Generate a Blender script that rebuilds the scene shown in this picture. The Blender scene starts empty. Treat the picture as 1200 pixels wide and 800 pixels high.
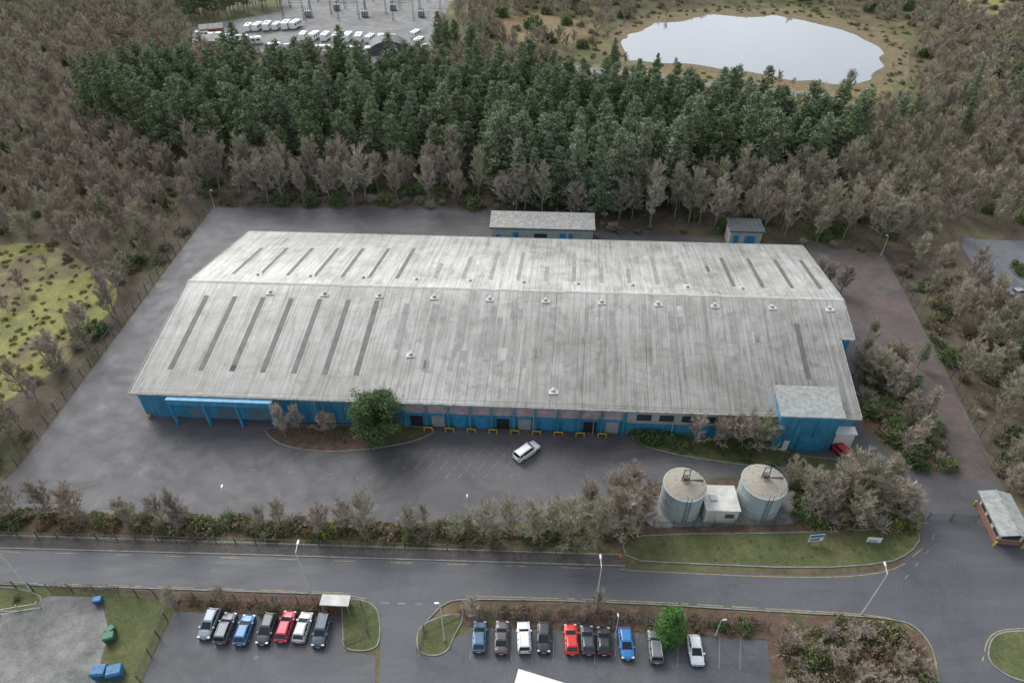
import bpy, math, random
import numpy as np
from mathutils import Vector
random.seed(7); RS=np.random.RandomState(11)
scene=bpy.context.scene
scene.view_settings.view_transform='Standard'
scene.view_settings.look='None'
scene.view_settings.exposure=0
H=86.0; TH=math.radians(40); F=800.0
ST,CT=math.sin(TH),math.cos(TH)
# camera ray: frame pixel (gx,gy) -> metres on the level plane z
def G(x,y,z=0.0):
    u=x-600; v=y-400; h=H-z; den=F*ST+v*CT
    return (u*h/den, h*(F*CT-v*ST)/den, z)
def G2(x,y): return G(x,y)[:2]
# ------------------------------------------------------------ materials
def new_mat(name):
    m=bpy.data.materials.new(name); m.use_nodes=True
    nt=m.node_tree; b=nt.nodes['Principled BSDF']
    return m,nt,b
def N(nt,t,**k):
    n=nt.nodes.new(t)
    for a,v in k.items():
        if a in n.inputs: n.inputs[a].default_value=v
        else: setattr(n,a,v)
    return n
def ramp(nt,fac,stops,interp='LINEAR'):
    r=nt.nodes.new('ShaderNodeValToRGB'); cr=r.color_ramp; cr.interpolation=interp
    while len(cr.elements)<len(stops): cr.elements.new(0.5)
    for e,(p,c) in zip(cr.elements,stops):
        e.position=p; e.color=(c[0],c[1],c[2],1) if hasattr(c,'__len__') else (c,c,c,1)
    nt.links.new(fac,r.inputs['Fac']); return r
def mix(nt,a,b,fac,mode='MIX'):
    m=nt.nodes.new('ShaderNodeMix'); m.data_type='RGBA'; m.blend_type=mode
    for s,v in ((m.inputs[0],fac),(m.inputs[6],a),(m.inputs[7],b)):
        if isinstance(v,bpy.types.NodeSocket): nt.links.new(v,s)
        elif hasattr(v,'__len__'): s.default_value=(v[0],v[1],v[2],1)
        else: s.default_value=v
    return m.outputs[2]
def noise(nt,vec,scale,detail=4,rough=0.55,dist=0.0):
    n=nt.nodes.new('ShaderNodeTexNoise'); n.inputs['Scale'].default_value=scale
    n.inputs['Detail'].default_value=detail; n.inputs['Roughness'].default_value=rough
    n.inputs['Distortion'].default_value=dist
    if vec is not None: nt.links.new(vec,n.inputs['Vector'])
    return n.outputs['Fac']
def pos(nt,scale=None,rot=0):
    g=nt.nodes.new('ShaderNodeNewGeometry'); o=g.outputs['Position']
    if scale:
        m=nt.nodes.new('ShaderNodeMapping'); m.inputs['Scale'].default_value=scale
        m.inputs['Rotation'].default_value=(0,0,rot)
        nt.links.new(o,m.inputs['Vector']); o=m.outputs['Vector']
    return o
def simple(name,c,rough=0.6,metal=0.0,var=0.15,scale=1.5,spec=0.5,coat=0):
    m,nt,b=new_mat(name)
    n=noise(nt,pos(nt),scale,5)
    lo=[x*(1-var) for x in c]; hi=[min(1,x*(1+var)) for x in c]
    r=ramp(nt,n,[(0.3,lo),(0.7,hi)])
    nt.links.new(r.outputs[0],b.inputs['Base Color'])
    b.inputs['Roughness'].default_value=rough; b.inputs['Metallic'].default_value=metal
    b.inputs['Specular IOR Level'].default_value=spec
    return m
def ground_mat(name,cols,s1,s2,fine=3.0,rough=0.95,contrast=0.5,bump=0.0,spec=0.2,stretch=None,rot=0,mul=1.0,stain=0):
    m,nt,b=new_mat(name)
    cols=[tuple(q*mul for q in c) for c in cols]
    p=pos(nt,stretch,rot) if stretch else pos(nt)
    a=noise(nt,p,s1,6,0.6,0.4); c=noise(nt,p,s2,6,0.65)
    k=len(cols)
    r1=ramp(nt,a,[(0.32+0.36*i/(k-1),cols[i]) for i in range(k)])
    r2=ramp(nt,c,[(0.3,1-contrast),(0.7,1+contrast*0.6)])
    o=mix(nt,r1.outputs[0],r2.outputs[0],1.0,'MULTIPLY')
    f=noise(nt,pos(nt),fine,3,0.7)
    r3=ramp(nt,f,[(0.3,0.75),(0.7,1.2)])
    o=mix(nt,o,r3.outputs[0],1.0,'MULTIPLY')
    if stain:
        s=noise(nt,pos(nt,(.5,1,1),.3),.09,7,.7,1.5); o=mix(nt,o,ramp(nt,s,[(.38,1-stain),(.5,1),(.62,1+stain*.5)]).outputs[0],1,'MULTIPLY')
        s=noise(nt,pos(nt,(1,.25,1),-.5),.5,7,.75,.5); o=mix(nt,o,ramp(nt,s,[(.32,1-stain*.7),(.45,1)]).outputs[0],1,'MULTIPLY')
    nt.links.new(o,b.inputs['Base Color'])
    rr=ramp(nt,c,[(0.3,max(0,rough-0.25)),(0.7,rough)])
    nt.links.new(rr.outputs[0],b.inputs['Roughness'])
    b.inputs['Specular IOR Level'].default_value=spec
    if bump:
        bm=N(nt,'ShaderNodeBump'); bm.inputs['Strength'].default_value=bump; bm.inputs['Distance'].default_value=0.3
        nt.links.new(f,bm.inputs['Height']); nt.links.new(bm.outputs[0],b.inputs['Normal'])
    return m
M={}
M['ground']=ground_mat('ground_heath',[(.10,.08,.05),(.14,.11,.065),(.12,.125,.055),(.19,.165,.085)],.02,.12,1.2,1,.45,.5,mul=1.1)
M['floor']=ground_mat('woodland_floor',[(.09,.072,.052),(.12,.095,.07),(.10,.105,.05)],.05,.3,1.5,1,.4,.5,mul=1.1)
M['meadow']=ground_mat('meadow_grass',[(.18,.14,.08),(.19,.195,.07),(.25,.245,.08),(.16,.125,.08),(.23,.23,.09)],.05,.3,2,1,.3,.5,mul=1.1)
M['grass']=ground_mat('verge_grass',[(.085,.105,.045),(.12,.13,.055),(.155,.145,.07)],.12,.6,3,1,.3,.4)
M['heather']=ground_mat('bracken',[(.19,.13,.065),(.26,.19,.10),(.18,.16,.085)],.05,.4,2,1,.4,.5)
M['reedbank']=ground_mat('reed_bank',[(.16,.12,.07),(.22,.17,.10),(.16,.15,.08)],.1,.5,2,1,.4,.5)
M['litter']=ground_mat('leaf_litter',[(.13,.08,.065),(.155,.10,.075),(.09,.095,.05)],.15,.9,4,1,.4,.4)
M['yard']=ground_mat('yard_asphalt',[(.075,.073,.080),(.095,.091,.097),(.115,.109,.111),(.085,.081,.083)],.045,.35,5,.78,.18,0,.5,stain=.3)
M['yardred']=ground_mat('mossy_asphalt',[(.115,.09,.085),(.14,.108,.10),(.125,.112,.105)],.08,.6,5,.9,.25,0,.3,stain=.2)
M['road']=ground_mat('road_asphalt',[(.086,.088,.097),(.102,.104,.113),(.093,.094,.101)],.05,.5,5,.76,.14,0,.5,(.25,1.3,1),.05,stain=.16)
M['cpark']=ground_mat('carpark_asphalt',[(.078,.08,.09),(.096,.098,.107),(.113,.113,.118)],.09,.7,5,.78,.2,0,.5,stain=.24)
M['lightasph']=ground_mat('old_asphalt',[(.13,.135,.15),(.16,.165,.175),(.18,.18,.185)],.1,.6,4,.9,.25)
M['path']=ground_mat('footway',[(.09,.077,.072),(.115,.10,.093),(.105,.10,.09)],.2,1.0,4,.95,.3)
M['concrete']=ground_mat('concrete_slab',[(.20,.195,.185),(.26,.255,.24),(.17,.175,.155)],.12,.7,4,.95,.3,stain=.25)
M['gravel']=ground_mat('gravel',[(.20,.195,.19),(.27,.265,.26),(.17,.16,.15)],.05,.3,3,.95,.35)
M['kerb']=simple('kerb_concrete',(.25,.245,.235),.9,0,.3,1.0)
M['mworn']=simple('worn_paint',(.21,.208,.208),.85,0,.4,1.0)
M['myellow']=simple('road_paint_yellow',(.36,.28,.12),.85,0,.4,1.2)
M['steel']=simple('galvanised_steel',(.45,.46,.47),.45,.5,.15)
M['darksteel']=simple('weathered_steel',(.12,.12,.12),.6,.3,.3)
M['gsteel']=simple('green_fence_paint',(.08,.12,.11),.6,.2,.3)
M['white']=simple('white_paint',(.75,.75,.74),.45,0,.06)
M['offwhite']=simple('weathered_white',(.52,.51,.47),.6,0,.2,.8)
M['cream']=simple('cream_render',(.46,.43,.36),.8,0,.15,.8)
M['brick']=simple('brick_wall',(.26,.13,.09),.9,0,.3,4)
M['dark']=simple('dark_opening',(.03,.035,.04),.7)
M['rubber']=simple('rubber',(.02,.02,.02),.85)
M['yellow']=simple('yellow_paint',(.60,.36,.05),.5,0,.2,2)
M['black']=simple('black_plastic',(.025,.025,.027),.5)
M['greyclad']=simple('grey_cladding',(.33,.34,.34),.55,0,.2,.6)
M['door']=simple('shutter_door',(.40,.33,.34),.55,0,.25,.9)
M['bluedoor']=simple('blue_grey_door',(.10,.17,.23),.5,0,.2,.7)
M['orange']=simple('orange_plastic',(.8,.2,.03),.5)
M['greenbin']=simple('green_plastic',(.03,.14,.08),.5)
M['skipblue']=simple('container_paint',(.03,.15,.30),.5,0,.3,2)
M['signblue']=simple('sign_blue',(.03,.2,.45),.4)
M['bark']=simple('bark',(.21,.185,.155),.95,0,.3,3)
M['pinebark']=simple('pine_bark',(.16,.11,.085),.95,0,.3,3)
m,nt,b=new_mat('car_glass'); b.inputs['Base Color'].default_value=(.02,.025,.03,1); b.inputs['Roughness'].default_value=.08; b.inputs['Specular IOR Level'].default_value=.4; M['glass']=m
m,nt,b=new_mat('window_glass'); b.inputs['Base Color'].default_value=(.04,.05,.06,1); b.inputs['Roughness'].default_value=.1; M['wglass']=m
m,nt,b=new_mat('tail_lamp'); b.inputs['Base Color'].default_value=(.4,.01,.01,1); b.inputs['Roughness'].default_value=.2; M['tail']=m
m,nt,b=new_mat('head_lamp'); b.inputs['Base Color'].default_value=(.6,.62,.65,1); b.inputs['Roughness'].default_value=.1; M['head']=m
m,nt,b=new_mat('lake_water'); b.inputs['Base Color'].default_value=(.20,.21,.225,1); b.inputs['Roughness'].default_value=.04; b.inputs['Specular IOR Level'].default_value=1.0; b.inputs['IOR'].default_value=1.7
f=noise(nt,pos(nt),.8,3); bm=N(nt,'ShaderNodeBump'); bm.inputs['Strength'].default_value=.05; bm.inputs['Distance'].default_value=.1
nt.links.new(f,bm.inputs['Height']); nt.links.new(bm.outputs[0],b.inputs['Normal']); M['water']=m
def ribbed(name,c,scale=3.0,rough=.5,var=.2,axis='X'):
    m,nt,b=new_mat(name)
    w=nt.nodes.new('ShaderNodeTexWave'); w.bands_direction=axis; w.inputs['Scale'].default_value=scale
    nt.links.new(pos(nt),w.inputs['Vector'])
    st=noise(nt,pos(nt,(1.5,1.5,.15)),1.0,5)
    r=ramp(nt,st,[(.3,[x*(1-var) for x in c]),(.7,[min(1,x*(1+var)) for x in c])])
    r2=ramp(nt,w.outputs['Fac'],[(0,.82),(1,1.08)])
    o=mix(nt,r.outputs[0],r2.outputs[0],1,'MULTIPLY'); nt.links.new(o,b.inputs['Base Color'])
    b.inputs['Roughness'].default_value=rough
    bm=N(nt,'ShaderNodeBump'); bm.inputs['Strength'].default_value=.4; bm.inputs['Distance'].default_value=.05
    nt.links.new(w.outputs['Fac'],bm.inputs['Height']); nt.links.new(bm.outputs[0],b.inputs['Normal'])
    return m
M['blue']=ribbed('blue_cladding',(.045,.23,.37),1.2,.45,.3)
M['bluetrim']=simple('blue_trim',(.04,.24,.42),.45,0,.25,1)
M['sheet']=ribbed('fibre_cement_sheet',(.34,.335,.31),1.2,.8,.35)
M['ribroof']=ribbed('profiled_roof',(.31,.32,.305),1.0,.75,.25)
M['ribdark']=ribbed('dark_profiled_roof',(.08,.09,.095),.3,.6,.2)
# main roof
m,nt,b=new_mat('warehouse_roof_sheets')
uv=nt.nodes.new('ShaderNodeUVMap'); U=uv.outputs[0]
def mp(s,l=(0,0,0)):
    q=nt.nodes.new('ShaderNodeMapping'); q.inputs['Scale'].default_value=s; q.inputs['Location'].default_value=l
    nt.links.new(U,q.inputs['Vector']); return q.outputs[0]
big=noise(nt,mp((.03,.05,1)),1,5,.6,.5)
c1=ramp(nt,big,[(.3,(.335,.32,.295)),(.5,(.385,.375,.35)),(.7,(.45,.445,.425))]).outputs[0]
def mulr(vec,sc,det,ro,stops,dist=0):
    global c1
    c1=mix(nt,c1,ramp(nt,noise(nt,vec,sc,det,ro,dist),stops).outputs[0],1,'MULTIPLY')
mulr(mp((2.2,.035,1)),1,4,.75,[(.3,.56),(.5,.97),(.72,1.15)])
mulr(mp((.9,.09,1),(9,3,0)),1,7,.75,[(.3,.58),(.5,1),(.75,1.1)])
mulr(mp((6,.3,1),(3,1,0)),1,5,.8,[(.3,.78),(.6,1.05)])
mulr(mp((.35,.22,1)),1,8,.8,[(.30,(.54,.50,.45)),(.46,(1,.99,.98)),(.7,(1.06,1.06,1.06))],.8)
mulr(mp((.08,.14,1),(5,8,0)),1,8,.7,[(.35,(.72,.70,.67)),(.55,(1,1,1)),(.7,(1.08,1.08,1.08))],1.0)
br=nt.nodes.new('ShaderNodeTexBrick'); nt.links.new(U,br.inputs['Vector'])
br.offset=0; br.inputs['Scale'].default_value=1; br.inputs['Brick Width'].default_value=1.07; br.inputs['Row Height'].default_value=2.75
br.inputs['Mortar Size'].default_value=.028; br.inputs['Mortar Smooth'].default_value=.5
br.inputs['Color1'].default_value=(.94,.94,.94,1); br.inputs['Color2'].default_value=(1.04,1.04,1.03,1); br.inputs['Mortar'].default_value=(.78,.77,.75,1)
c1=mix(nt,c1,br.outputs['Color'],1,'MULTIPLY')
bz=nt.nodes.new('ShaderNodeTexBrick'); nt.links.new(U,bz.inputs['Vector']); bz.offset=0
bz.inputs['Scale'].default_value=1; bz.inputs['Brick Width'].default_value=5.35; bz.inputs['Row Height'].default_value=200; bz.inputs['Mortar Size'].default_value=.08; bz.inputs['Mortar Smooth'].default_value=.6
bz.inputs['Color1'].default_value=(.94,.94,.94,1); bz.inputs['Color2'].default_value=(1.03,1.03,1.03,1); bz.inputs['Mortar'].default_value=(.66,.65,.63,1)
c1=mix(nt,c1,bz.outputs['Color'],1,'MULTIPLY')
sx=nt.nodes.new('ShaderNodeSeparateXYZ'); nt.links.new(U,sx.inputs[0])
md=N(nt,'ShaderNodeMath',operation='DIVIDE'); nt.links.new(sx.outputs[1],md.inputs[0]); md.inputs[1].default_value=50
c1=mix(nt,c1,ramp(nt,md.outputs[0],[(0,.88),(.33,.98),(.47,1.2),(.51,1.38),(.66,1.34),(.95,1.08)]).outputs[0],1,'MULTIPLY')  # lighter at ridge and back slope: cleaner sheets plus sheen painted into the colour
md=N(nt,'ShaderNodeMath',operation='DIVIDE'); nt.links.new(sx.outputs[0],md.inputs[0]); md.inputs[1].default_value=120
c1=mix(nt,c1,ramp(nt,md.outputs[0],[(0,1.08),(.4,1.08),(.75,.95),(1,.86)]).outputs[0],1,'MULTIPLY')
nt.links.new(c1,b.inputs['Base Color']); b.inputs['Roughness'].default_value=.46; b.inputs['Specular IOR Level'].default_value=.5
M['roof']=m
M['skyl']=simple('aged_rooflight',(.12,.108,.10),.6,0,.3,.6)
M['skyl2']=simple('faded_rooflight',(.25,.245,.23),.6,0,.25,.5)
# foliage
def foliage(name,stops,rough=.85,mul=1.0):
    m,nt,b=new_mat(name)
    oi=nt.nodes.new('ShaderNodeObjectInfo')
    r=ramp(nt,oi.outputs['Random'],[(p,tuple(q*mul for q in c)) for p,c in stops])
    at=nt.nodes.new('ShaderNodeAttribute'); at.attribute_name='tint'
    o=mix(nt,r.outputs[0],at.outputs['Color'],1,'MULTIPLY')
    nt.links.new(o,b.inputs['Base Color']); b.inputs['Roughness'].default_value=rough; b.inputs['Specular IOR Level'].default_value=.12
    return m
M['pine']=foliage('pine_needles',[(0,(.11,.15,.075)),(.35,(.145,.185,.10)),(.7,(.18,.215,.13)),(1,(.13,.165,.095))],mul=1.25)
M['spruce']=foliage('spruce_needles',[(0,(.13,.17,.10)),(.5,(.20,.235,.155)),(1,(.24,.26,.19))],mul=1.15)
M['dpine']=foliage('dark_pine_needles',[(0,(.085,.125,.05)),(1,(.10,.14,.06))])
M['cyp']=foliage('cypress_leaves',[(0,(.09,.19,.05)),(1,(.10,.21,.06))])
M['twig']=foliage('bare_twigs',[(0,(.28,.245,.20)),(.2,(.38,.335,.275)),(.45,(.33,.32,.215)),(.7,(.44,.385,.32)),(.85,(.32,.285,.22)),(1,(.36,.29,.25))],.9,1.08)
M['ptwig']=foliage('birch_twigs',[(0,(.33,.265,.235)),(.2,(.40,.325,.285)),(.4,(.34,.31,.215)),(.6,(.43,.365,.32)),(.8,(.36,.30,.25)),(1,(.31,.29,.19))],.9,1.08)
M['shrub']=foliage('shrub_leaves',[(0,(.10,.13,.05)),(.35,(.15,.17,.065)),(.5,(.20,.15,.08)),(.75,(.22,.17,.10)),(1,(.12,.155,.06))])
M['bramble']=foliage('bramble',[(0,(.17,.145,.09)),(.35,(.23,.18,.125)),(.6,(.165,.17,.09)),(.8,(.26,.20,.14)),(1,(.14,.155,.075))],.9,1.1)
M['ygreen']=foliage('bright_shrub_leaves',[(0,(.26,.31,.05)),(1,(.30,.34,.06))])
M['gorse']=foliage('evergreen_shrub_leaves',[(0,(.09,.13,.055)),(.5,(.12,.165,.065)),(1,(.155,.19,.08))])
M['hedge']=foliage('hedge_leaves',[(0,(.19,.125,.09)),(1,(.20,.13,.095))])
M['tuss']=foliage('grass_tussock',[(0,(.27,.22,.11)),(.4,(.23,.235,.09)),(.7,(.28,.27,.10)),(1,(.22,.165,.11))])
# ------------------------------------------------------------ mesh builder
class MB:
    def __init__(s): s.v=[];s.f=[];s.m=[];s.t=[]
    def add(s,vs,fs,mi=0,t=1.0):
        o=len(s.v); s.v+=[tuple(p) for p in vs]; s.t+=[t]*len(vs)
        s.f+=[tuple(i+o for i in f) for f in fs]; s.m+=[mi]*len(fs)
    def hexa(s,p,mi=0):
        s.add(p,[(3,2,1,0),(4,5,6,7),(0,1,5,4),(1,2,6,5),(2,3,7,6),(3,0,4,7)],mi)
    def box(s,x0,x1,y0,y1,z0,z1,mi=0,T=None):
        p=[(x0,y0,z0),(x1,y0,z0),(x1,y1,z0),(x0,y1,z0),(x0,y0,z1),(x1,y0,z1),(x1,y1,z1),(x0,y1,z1)]
        if T: p=[T(*q) for q in p]
        s.hexa(p,mi)
    def tube(s,a,b,r0,r1,n=4,mi=0,cap=False,t=1.0):
        a=Vector(a);b=Vector(b);d=(b-a)
        if d.length<1e-6: return
        d.normalize(); x=d.orthogonal().normalized(); y=d.cross(x)
        vs=[];
        for c,r in((a,r0),(b,r1)):
            for i in range(n):
                an=2*math.pi*i/n; vs.append(c+x*math.cos(an)*r+y*math.sin(an)*r)
        fs=[(i,(i+1)%n,n+(i+1)%n,n+i) for i in range(n)]
        if cap: fs+=[tuple(range(n-1,-1,-1)),tuple(range(n,2*n))]
        s.add(vs,fs,mi,t)
    def leaves(s,P,size,mi,tint,flat=0.0):
        P=np.asarray(P); n=len(P)
        if n==0: return
        a=RS.normal(size=(n,3)); a[:,2]*=(1-flat); a/=np.linalg.norm(a,axis=1)[:,None]+1e-6
        b=RS.normal(size=(n,3)); b[:,2]*=(1-flat); b/=np.linalg.norm(b,axis=1)[:,None]+1e-6
        sz=size*RS.uniform(.6,1.3,size=(n,1))
        A=P+a*sz; B=P-a*sz*.6+b*sz*.45; C=P-a*sz*.6-b*sz*.45
        o=len(s.v)
        V=np.stack([A,B,C],1).reshape(-1,3)
        s.v+=list(map(tuple,V.tolist()))
        tt=np.repeat(np.broadcast_to(tint,(n,)),3); s.t+=tt.tolist()
        s.f+=[(o+3*i,o+3*i+1,o+3*i+2) for i in range(n)]; s.m+=[mi]*n
    def mesh(s,name,mats,smooth=False):
        me=bpy.data.meshes.new(name); me.from_pydata(s.v,[],s.f)
        for q in mats: me.materials.append(q)
        me.polygons.foreach_set('material_index',s.m)
        if smooth: me.polygons.foreach_set('use_smooth',[True]*len(s.f))
        at=me.attributes.new('tint','FLOAT','POINT'); at.data.foreach_set('value',s.t)
        me.update(); return me
def obj(name,me,loc=(0,0,0),rz=0,sc=1,parent=None):
    o=bpy.data.objects.new(name,me); scene.collection.objects.link(o)
    o.location=loc; o.rotation_euler=(0,0,rz); o.scale=(sc,sc,sc) if not hasattr(sc,'__len__') else sc
    if parent: o.parent=parent
    return o
def build(mb,name,mats,loc=(0,0,0),rz=0,parent=None,smooth=False):
    return obj(name,mb.mesh(name,mats,smooth),loc,rz,1,parent)
def empty(name,loc=(0,0,0),rz=0):
    return obj(name,None,loc,rz)
def chaikin(p,k=2,closed=True):
    for _ in range(k):
        q=[]; n=len(p)
        rng=range(n) if closed else range(n-1)
        if not closed: q.append(p[0])
        for i in rng:
            a=p[i];b=p[(i+1)%n]
            q.append((a[0]*.75+b[0]*.25,a[1]*.75+b[1]*.25)); q.append((a[0]*.25+b[0]*.75,a[1]*.25+b[1]*.75))
        if not closed: q.append(p[-1])
        p=q
    return p
def patch(name,gp,z,mat,smooth=0,jit=0,skirt=False):
    w=[G2(*p) for p in gp]
    if jit:
        q=[]
        for i in range(len(w)):
            a=w[i];b=w[(i+1)%len(w)]; L=math.hypot(b[0]-a[0],b[1]-a[1]); n=max(1,min(40,int(L/(jit*3))))
            for k in range(n):
                t=k/n; q.append((a[0]+(b[0]-a[0])*t+random.uniform(-jit,jit),a[1]+(b[1]-a[1])*t+random.uniform(-jit,jit)))
        w=q
    if smooth: w=chaikin(w,smooth)
    area=sum(w[i][0]*w[(i+1)%len(w)][1]-w[(i+1)%len(w)][0]*w[i][1] for i in range(len(w)))
    if area<0: w=w[::-1]
    mb=MB(); n=len(w)
    mb.add([(x,y,z) for x,y in w],[tuple(range(n))],0)
    mats=[mat]
    if skirt:
        mats.append(M['kerb'])
        mb.add([(x,y,z) for x,y in w]+[(x,y,0) for x,y in w],[(i,n+i,n+(i+1)%n,(i+1)%n) for i in range(n)],1)
    o=build(mb,name,mats)
    if skirt: kerb('kerb',w+[w[0]],z+.004-.12,raise_=.12)
    return o
def strip_pts(pl,w):
    L=[];R=[];n=len(pl)
    for i in range(n):
        a=pl[max(0,i-1)];b=pl[min(n-1,i+1)]
        dx,dy=b[0]-a[0],b[1]-a[1]; l=math.hypot(dx,dy) or 1
        nx,ny=-dy/l,dx/l
        L.append((pl[i][0]+nx*w/2,pl[i][1]+ny*w/2)); R.append((pl[i][0]-nx*w/2,pl[i][1]-ny*w/2))
    return L,R
def line(name,pl,w,z,mat,dash=None):
    pts=[pl[0]]; seg=1.0
    for a,b in zip(pl[:-1],pl[1:]):
        L=math.hypot(b[0]-a[0],b[1]-a[1]); n=max(1,int(L/seg))
        for k in range(1,n+1): pts.append((a[0]+(b[0]-a[0])*k/n,a[1]+(b[1]-a[1])*k/n))
    L,R=strip_pts(pts,w); mb=MB()
    vs=[(x,y,z) for x,y in R]+[(x,y,z) for x,y in L]; n=len(pts); fs=[]
    for i in range(n-1):
        if dash and (i%(dash[0]+dash[1]))>=dash[0]: continue
        if random.random()<.06: continue
        fs.append((i,i+1,n+i+1,n+i))
    mb.add(vs,fs,0); return build(mb,name,[mat])
def kerb(name,pl,z,raise_=.12,w=.16):
    L,R=strip_pts(pl,w); mb=MB(); n=len(pl)
    vs=[(x,y,z) for x,y in R]+[(x,y,z) for x,y in L]+[(x,y,z+raise_) for x,y in R]+[(x,y,z+raise_) for x,y in L]
    fs=[]
    for i in range(n-1):
        fs+=[(2*n+i,2*n+i+1,3*n+i+1,3*n+i),(i,i+1,2*n+i+1,2*n+i),(n+i+1,n+i,3*n+i,3*n+i+1)]
    mb.add(vs,fs,0); return build(mb,name,[M['kerb']])
GL=lambda *p:[G2(*q) for q in p]
# ------------------------------------------------------------ world, sun, camera
w=bpy.data.worlds.new('World'); scene.world=w; w.use_nodes=True; nt=w.node_tree
bg=nt.nodes['Background']; sk=nt.nodes.new('ShaderNodeTexSky'); sk.sky_type='NISHITA'; sk.sun_disc=False
sk.sun_elevation=math.radians(38); sk.sun_rotation=math.radians(-30); sk.air_density=1.0; sk.dust_density=3
hs=nt.nodes.new('ShaderNodeHueSaturation'); hs.inputs['Saturation'].default_value=.28
nt.links.new(sk.outputs[0],hs.inputs['Color'])
tc=nt.nodes.new('ShaderNodeTexCoord'); nz=noise(nt,tc.outputs['Generated'],2.2,5)
r=ramp(nt,nz,[(.3,(.71,.745,.79)),(.7,(.97,1,1))])
vm=nt.nodes.new('ShaderNodeVectorMath'); vm.operation='SCALE'; vm.inputs['Scale'].default_value=1.85
nt.links.new(mix(nt,hs.outputs[0],r.outputs[0],1,'MULTIPLY'),vm.inputs[0]); nt.links.new(vm.outputs[0],bg.inputs['Color'])
bg.inputs['Strength'].default_value=.15
sd=Vector((-.42,.50,.72)).normalized()
l=bpy.data.lights.new('sun','SUN'); l.energy=1.1; l.angle=math.radians(25); l.color=(1,.99,.97)
lo=bpy.data.objects.new('sun',l); scene.collection.objects.link(lo); lo.rotation_euler=sd.to_track_quat('Z','Y').to_euler(); lo.location=(0,0,200)
cam=bpy.data.cameras.new('camera'); cam.lens=24; cam.sensor_width=36; cam.clip_end=8000; cam.clip_start=.5
co=bpy.data.objects.new('camera',cam); scene.collection.objects.link(co); co.location=(0,0,H); co.rotation_euler=(math.radians(50),0,0); scene.camera=co
# ------------------------------------------------------------ ground layers
mead=[(-160,292),(40,288),(85,296),(118,318),(124,345),(112,372),(88,392),(72,420),(30,458),(-30,490),(-160,500)]
mb=MB(); mb.add([(-3000,-1500,0),(3000,-1500,0),(3000,5000,0),(-3000,5000,0)],[(0,1,2,3)]); build(mb,'ground',[M['ground']])
patch('woodland_floor',[(-300,640),(-300,130),(120,110),(500,120),(1000,150),(1400,120),(1400,620),(1180,575),(1035,296),(250,242),(30,545),(0,600)],.004,M['floor'],0,1.5)
patch('meadow',mead,.010,M['meadow'],1,3)
patch('meadow',[(1090,-5),(1400,-10),(1400,52),(1230,30),(1140,14)],.010,M['meadow'],1,2)
patch('heathland',[(570,22),(640,16),(700,30),(690,52),(600,48)],.010,M['heather'],1,2.5)
patch('heathland',[(690,76),(760,72),(850,84),(930,96),(985,100),(1040,92),(1050,118),(1000,128),(930,130),(860,128),(780,116),(690,98)],.010,M['heather'],1,1.5)
patch('reed_bank',[(704,58),(718,36),(755,20),(830,8),(880,10),(940,10),(1000,24),(1056,42),(1070,66),(1062,92),(1030,110),(985,108),(930,101),(880,91),(800,82),(720,80)],.014,M['reedbank'],1,2)
patch('gravel_track',[(650,74),(720,82),(800,90),(900,103),(980,111),(975,116),(900,109),(800,97),(720,89),(650,80)],.018,M['gravel'],1)
patch('lake',[(725,52),(737,40),(752,37),(770,27),(800,24),(832,17),(880,21),(905,18),(940,23),(985,34),(1020,50),(1036,64),(1030,82),(1018,92),(985,101),(955,93),(925,95),(880,84),(845,82),(800,74),(765,74),(735,70)],.022,M['water'],1,1.6)
patch('caravan_park_ground',[(215,34),(330,14),(330,-30),(540,-30),(520,24),(500,62),(480,78),(330,72),(225,60)],.010,M['gravel'],0,1)
patch('distant_car_park',[(1120,277),(1160,282),(1400,285),(1400,380),(1215,362),(1150,325)],.010,M['lightasph'],1)
patch('yard',[(250,243),(570,246),(720,270),(935,288),(1035,297),(1100,420),(1178,575),(1150,596),(1085,606),(1066,585),(1050,562),(930,556),(780,562),(740,588),(640,612),(400,612),(120,602),(-30,594),(22,548)],.014,M['yard'],0)
patch('side_yard',[(925,292),(1034,299),(1098,420),(1170,565),(1120,556),(1095,500),(1060,425),(1005,390),(975,330)],.018,M['yardred'],0,.4)
patch('bed',[(1002,412),(1050,425),(1085,480),(1118,556),(1060,545),(1015,508),(1008,470)],.026,M['litter'],1,.3)
patch('bed',[(735,500),(900,512),(905,530),(1060,548),(1040,556),(900,548),(800,535),(745,520)],.10,M['grass'],1,0,True)
patch('planted_island',[(308,498),(500,499),(512,505),(490,516),(440,526),(380,530),(335,524),(315,512)],.12,M['litter'],2,0,True)
patch('planted_island_grass',[(455,503),(500,502),(485,514),(440,523),(428,515)],.128,M['grass'],1)
patch('hedge_bank',[(-250,606),(-30,600),(120,606),(400,616),(640,617),(742,592),(780,566),(930,560),(1048,566),(1062,590),(1078,612),(1078,630),(730,640),(500,634),(200,626),(-250,618)],.05,M['litter'],0,.3)
patch('verge',[(728,634),(760,626),(950,624),(1070,618),(1080,630),(1066,648),(1040,660),(950,666),(800,660),(735,656)],.12,M['grass'],1,0,True)
patch('tank_compound',[(752,604),(770,580),(935,576),(938,606),(930,614),(765,618)],.07,M['concrete'],0,.2)
patch('footway',[(-300,614),(0,627),(300,636),(600,646),(730,650),(733,663),(600,659),(300,650),(0,642),(-300,630)],.12,M['path'],0,0,True)
patch('main_road',[(-400,628),(0,643),(300,651),(600,660),(735,665),(950,675),(1045,668),(1078,640),(1084,606),(1150,596),(1210,640),(1500,650),(1500,760),(1300,900),(1100,900),(1100,775),(1080,738),(1050,724),(900,716),(735,706),(545,701),(520,706),(500,728),(488,760),(488,900),(440,900),(446,745),(446,720),(430,702),(400,696),(150,688),(0,684),(-400,670)],.02,M['road'],0)
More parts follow.
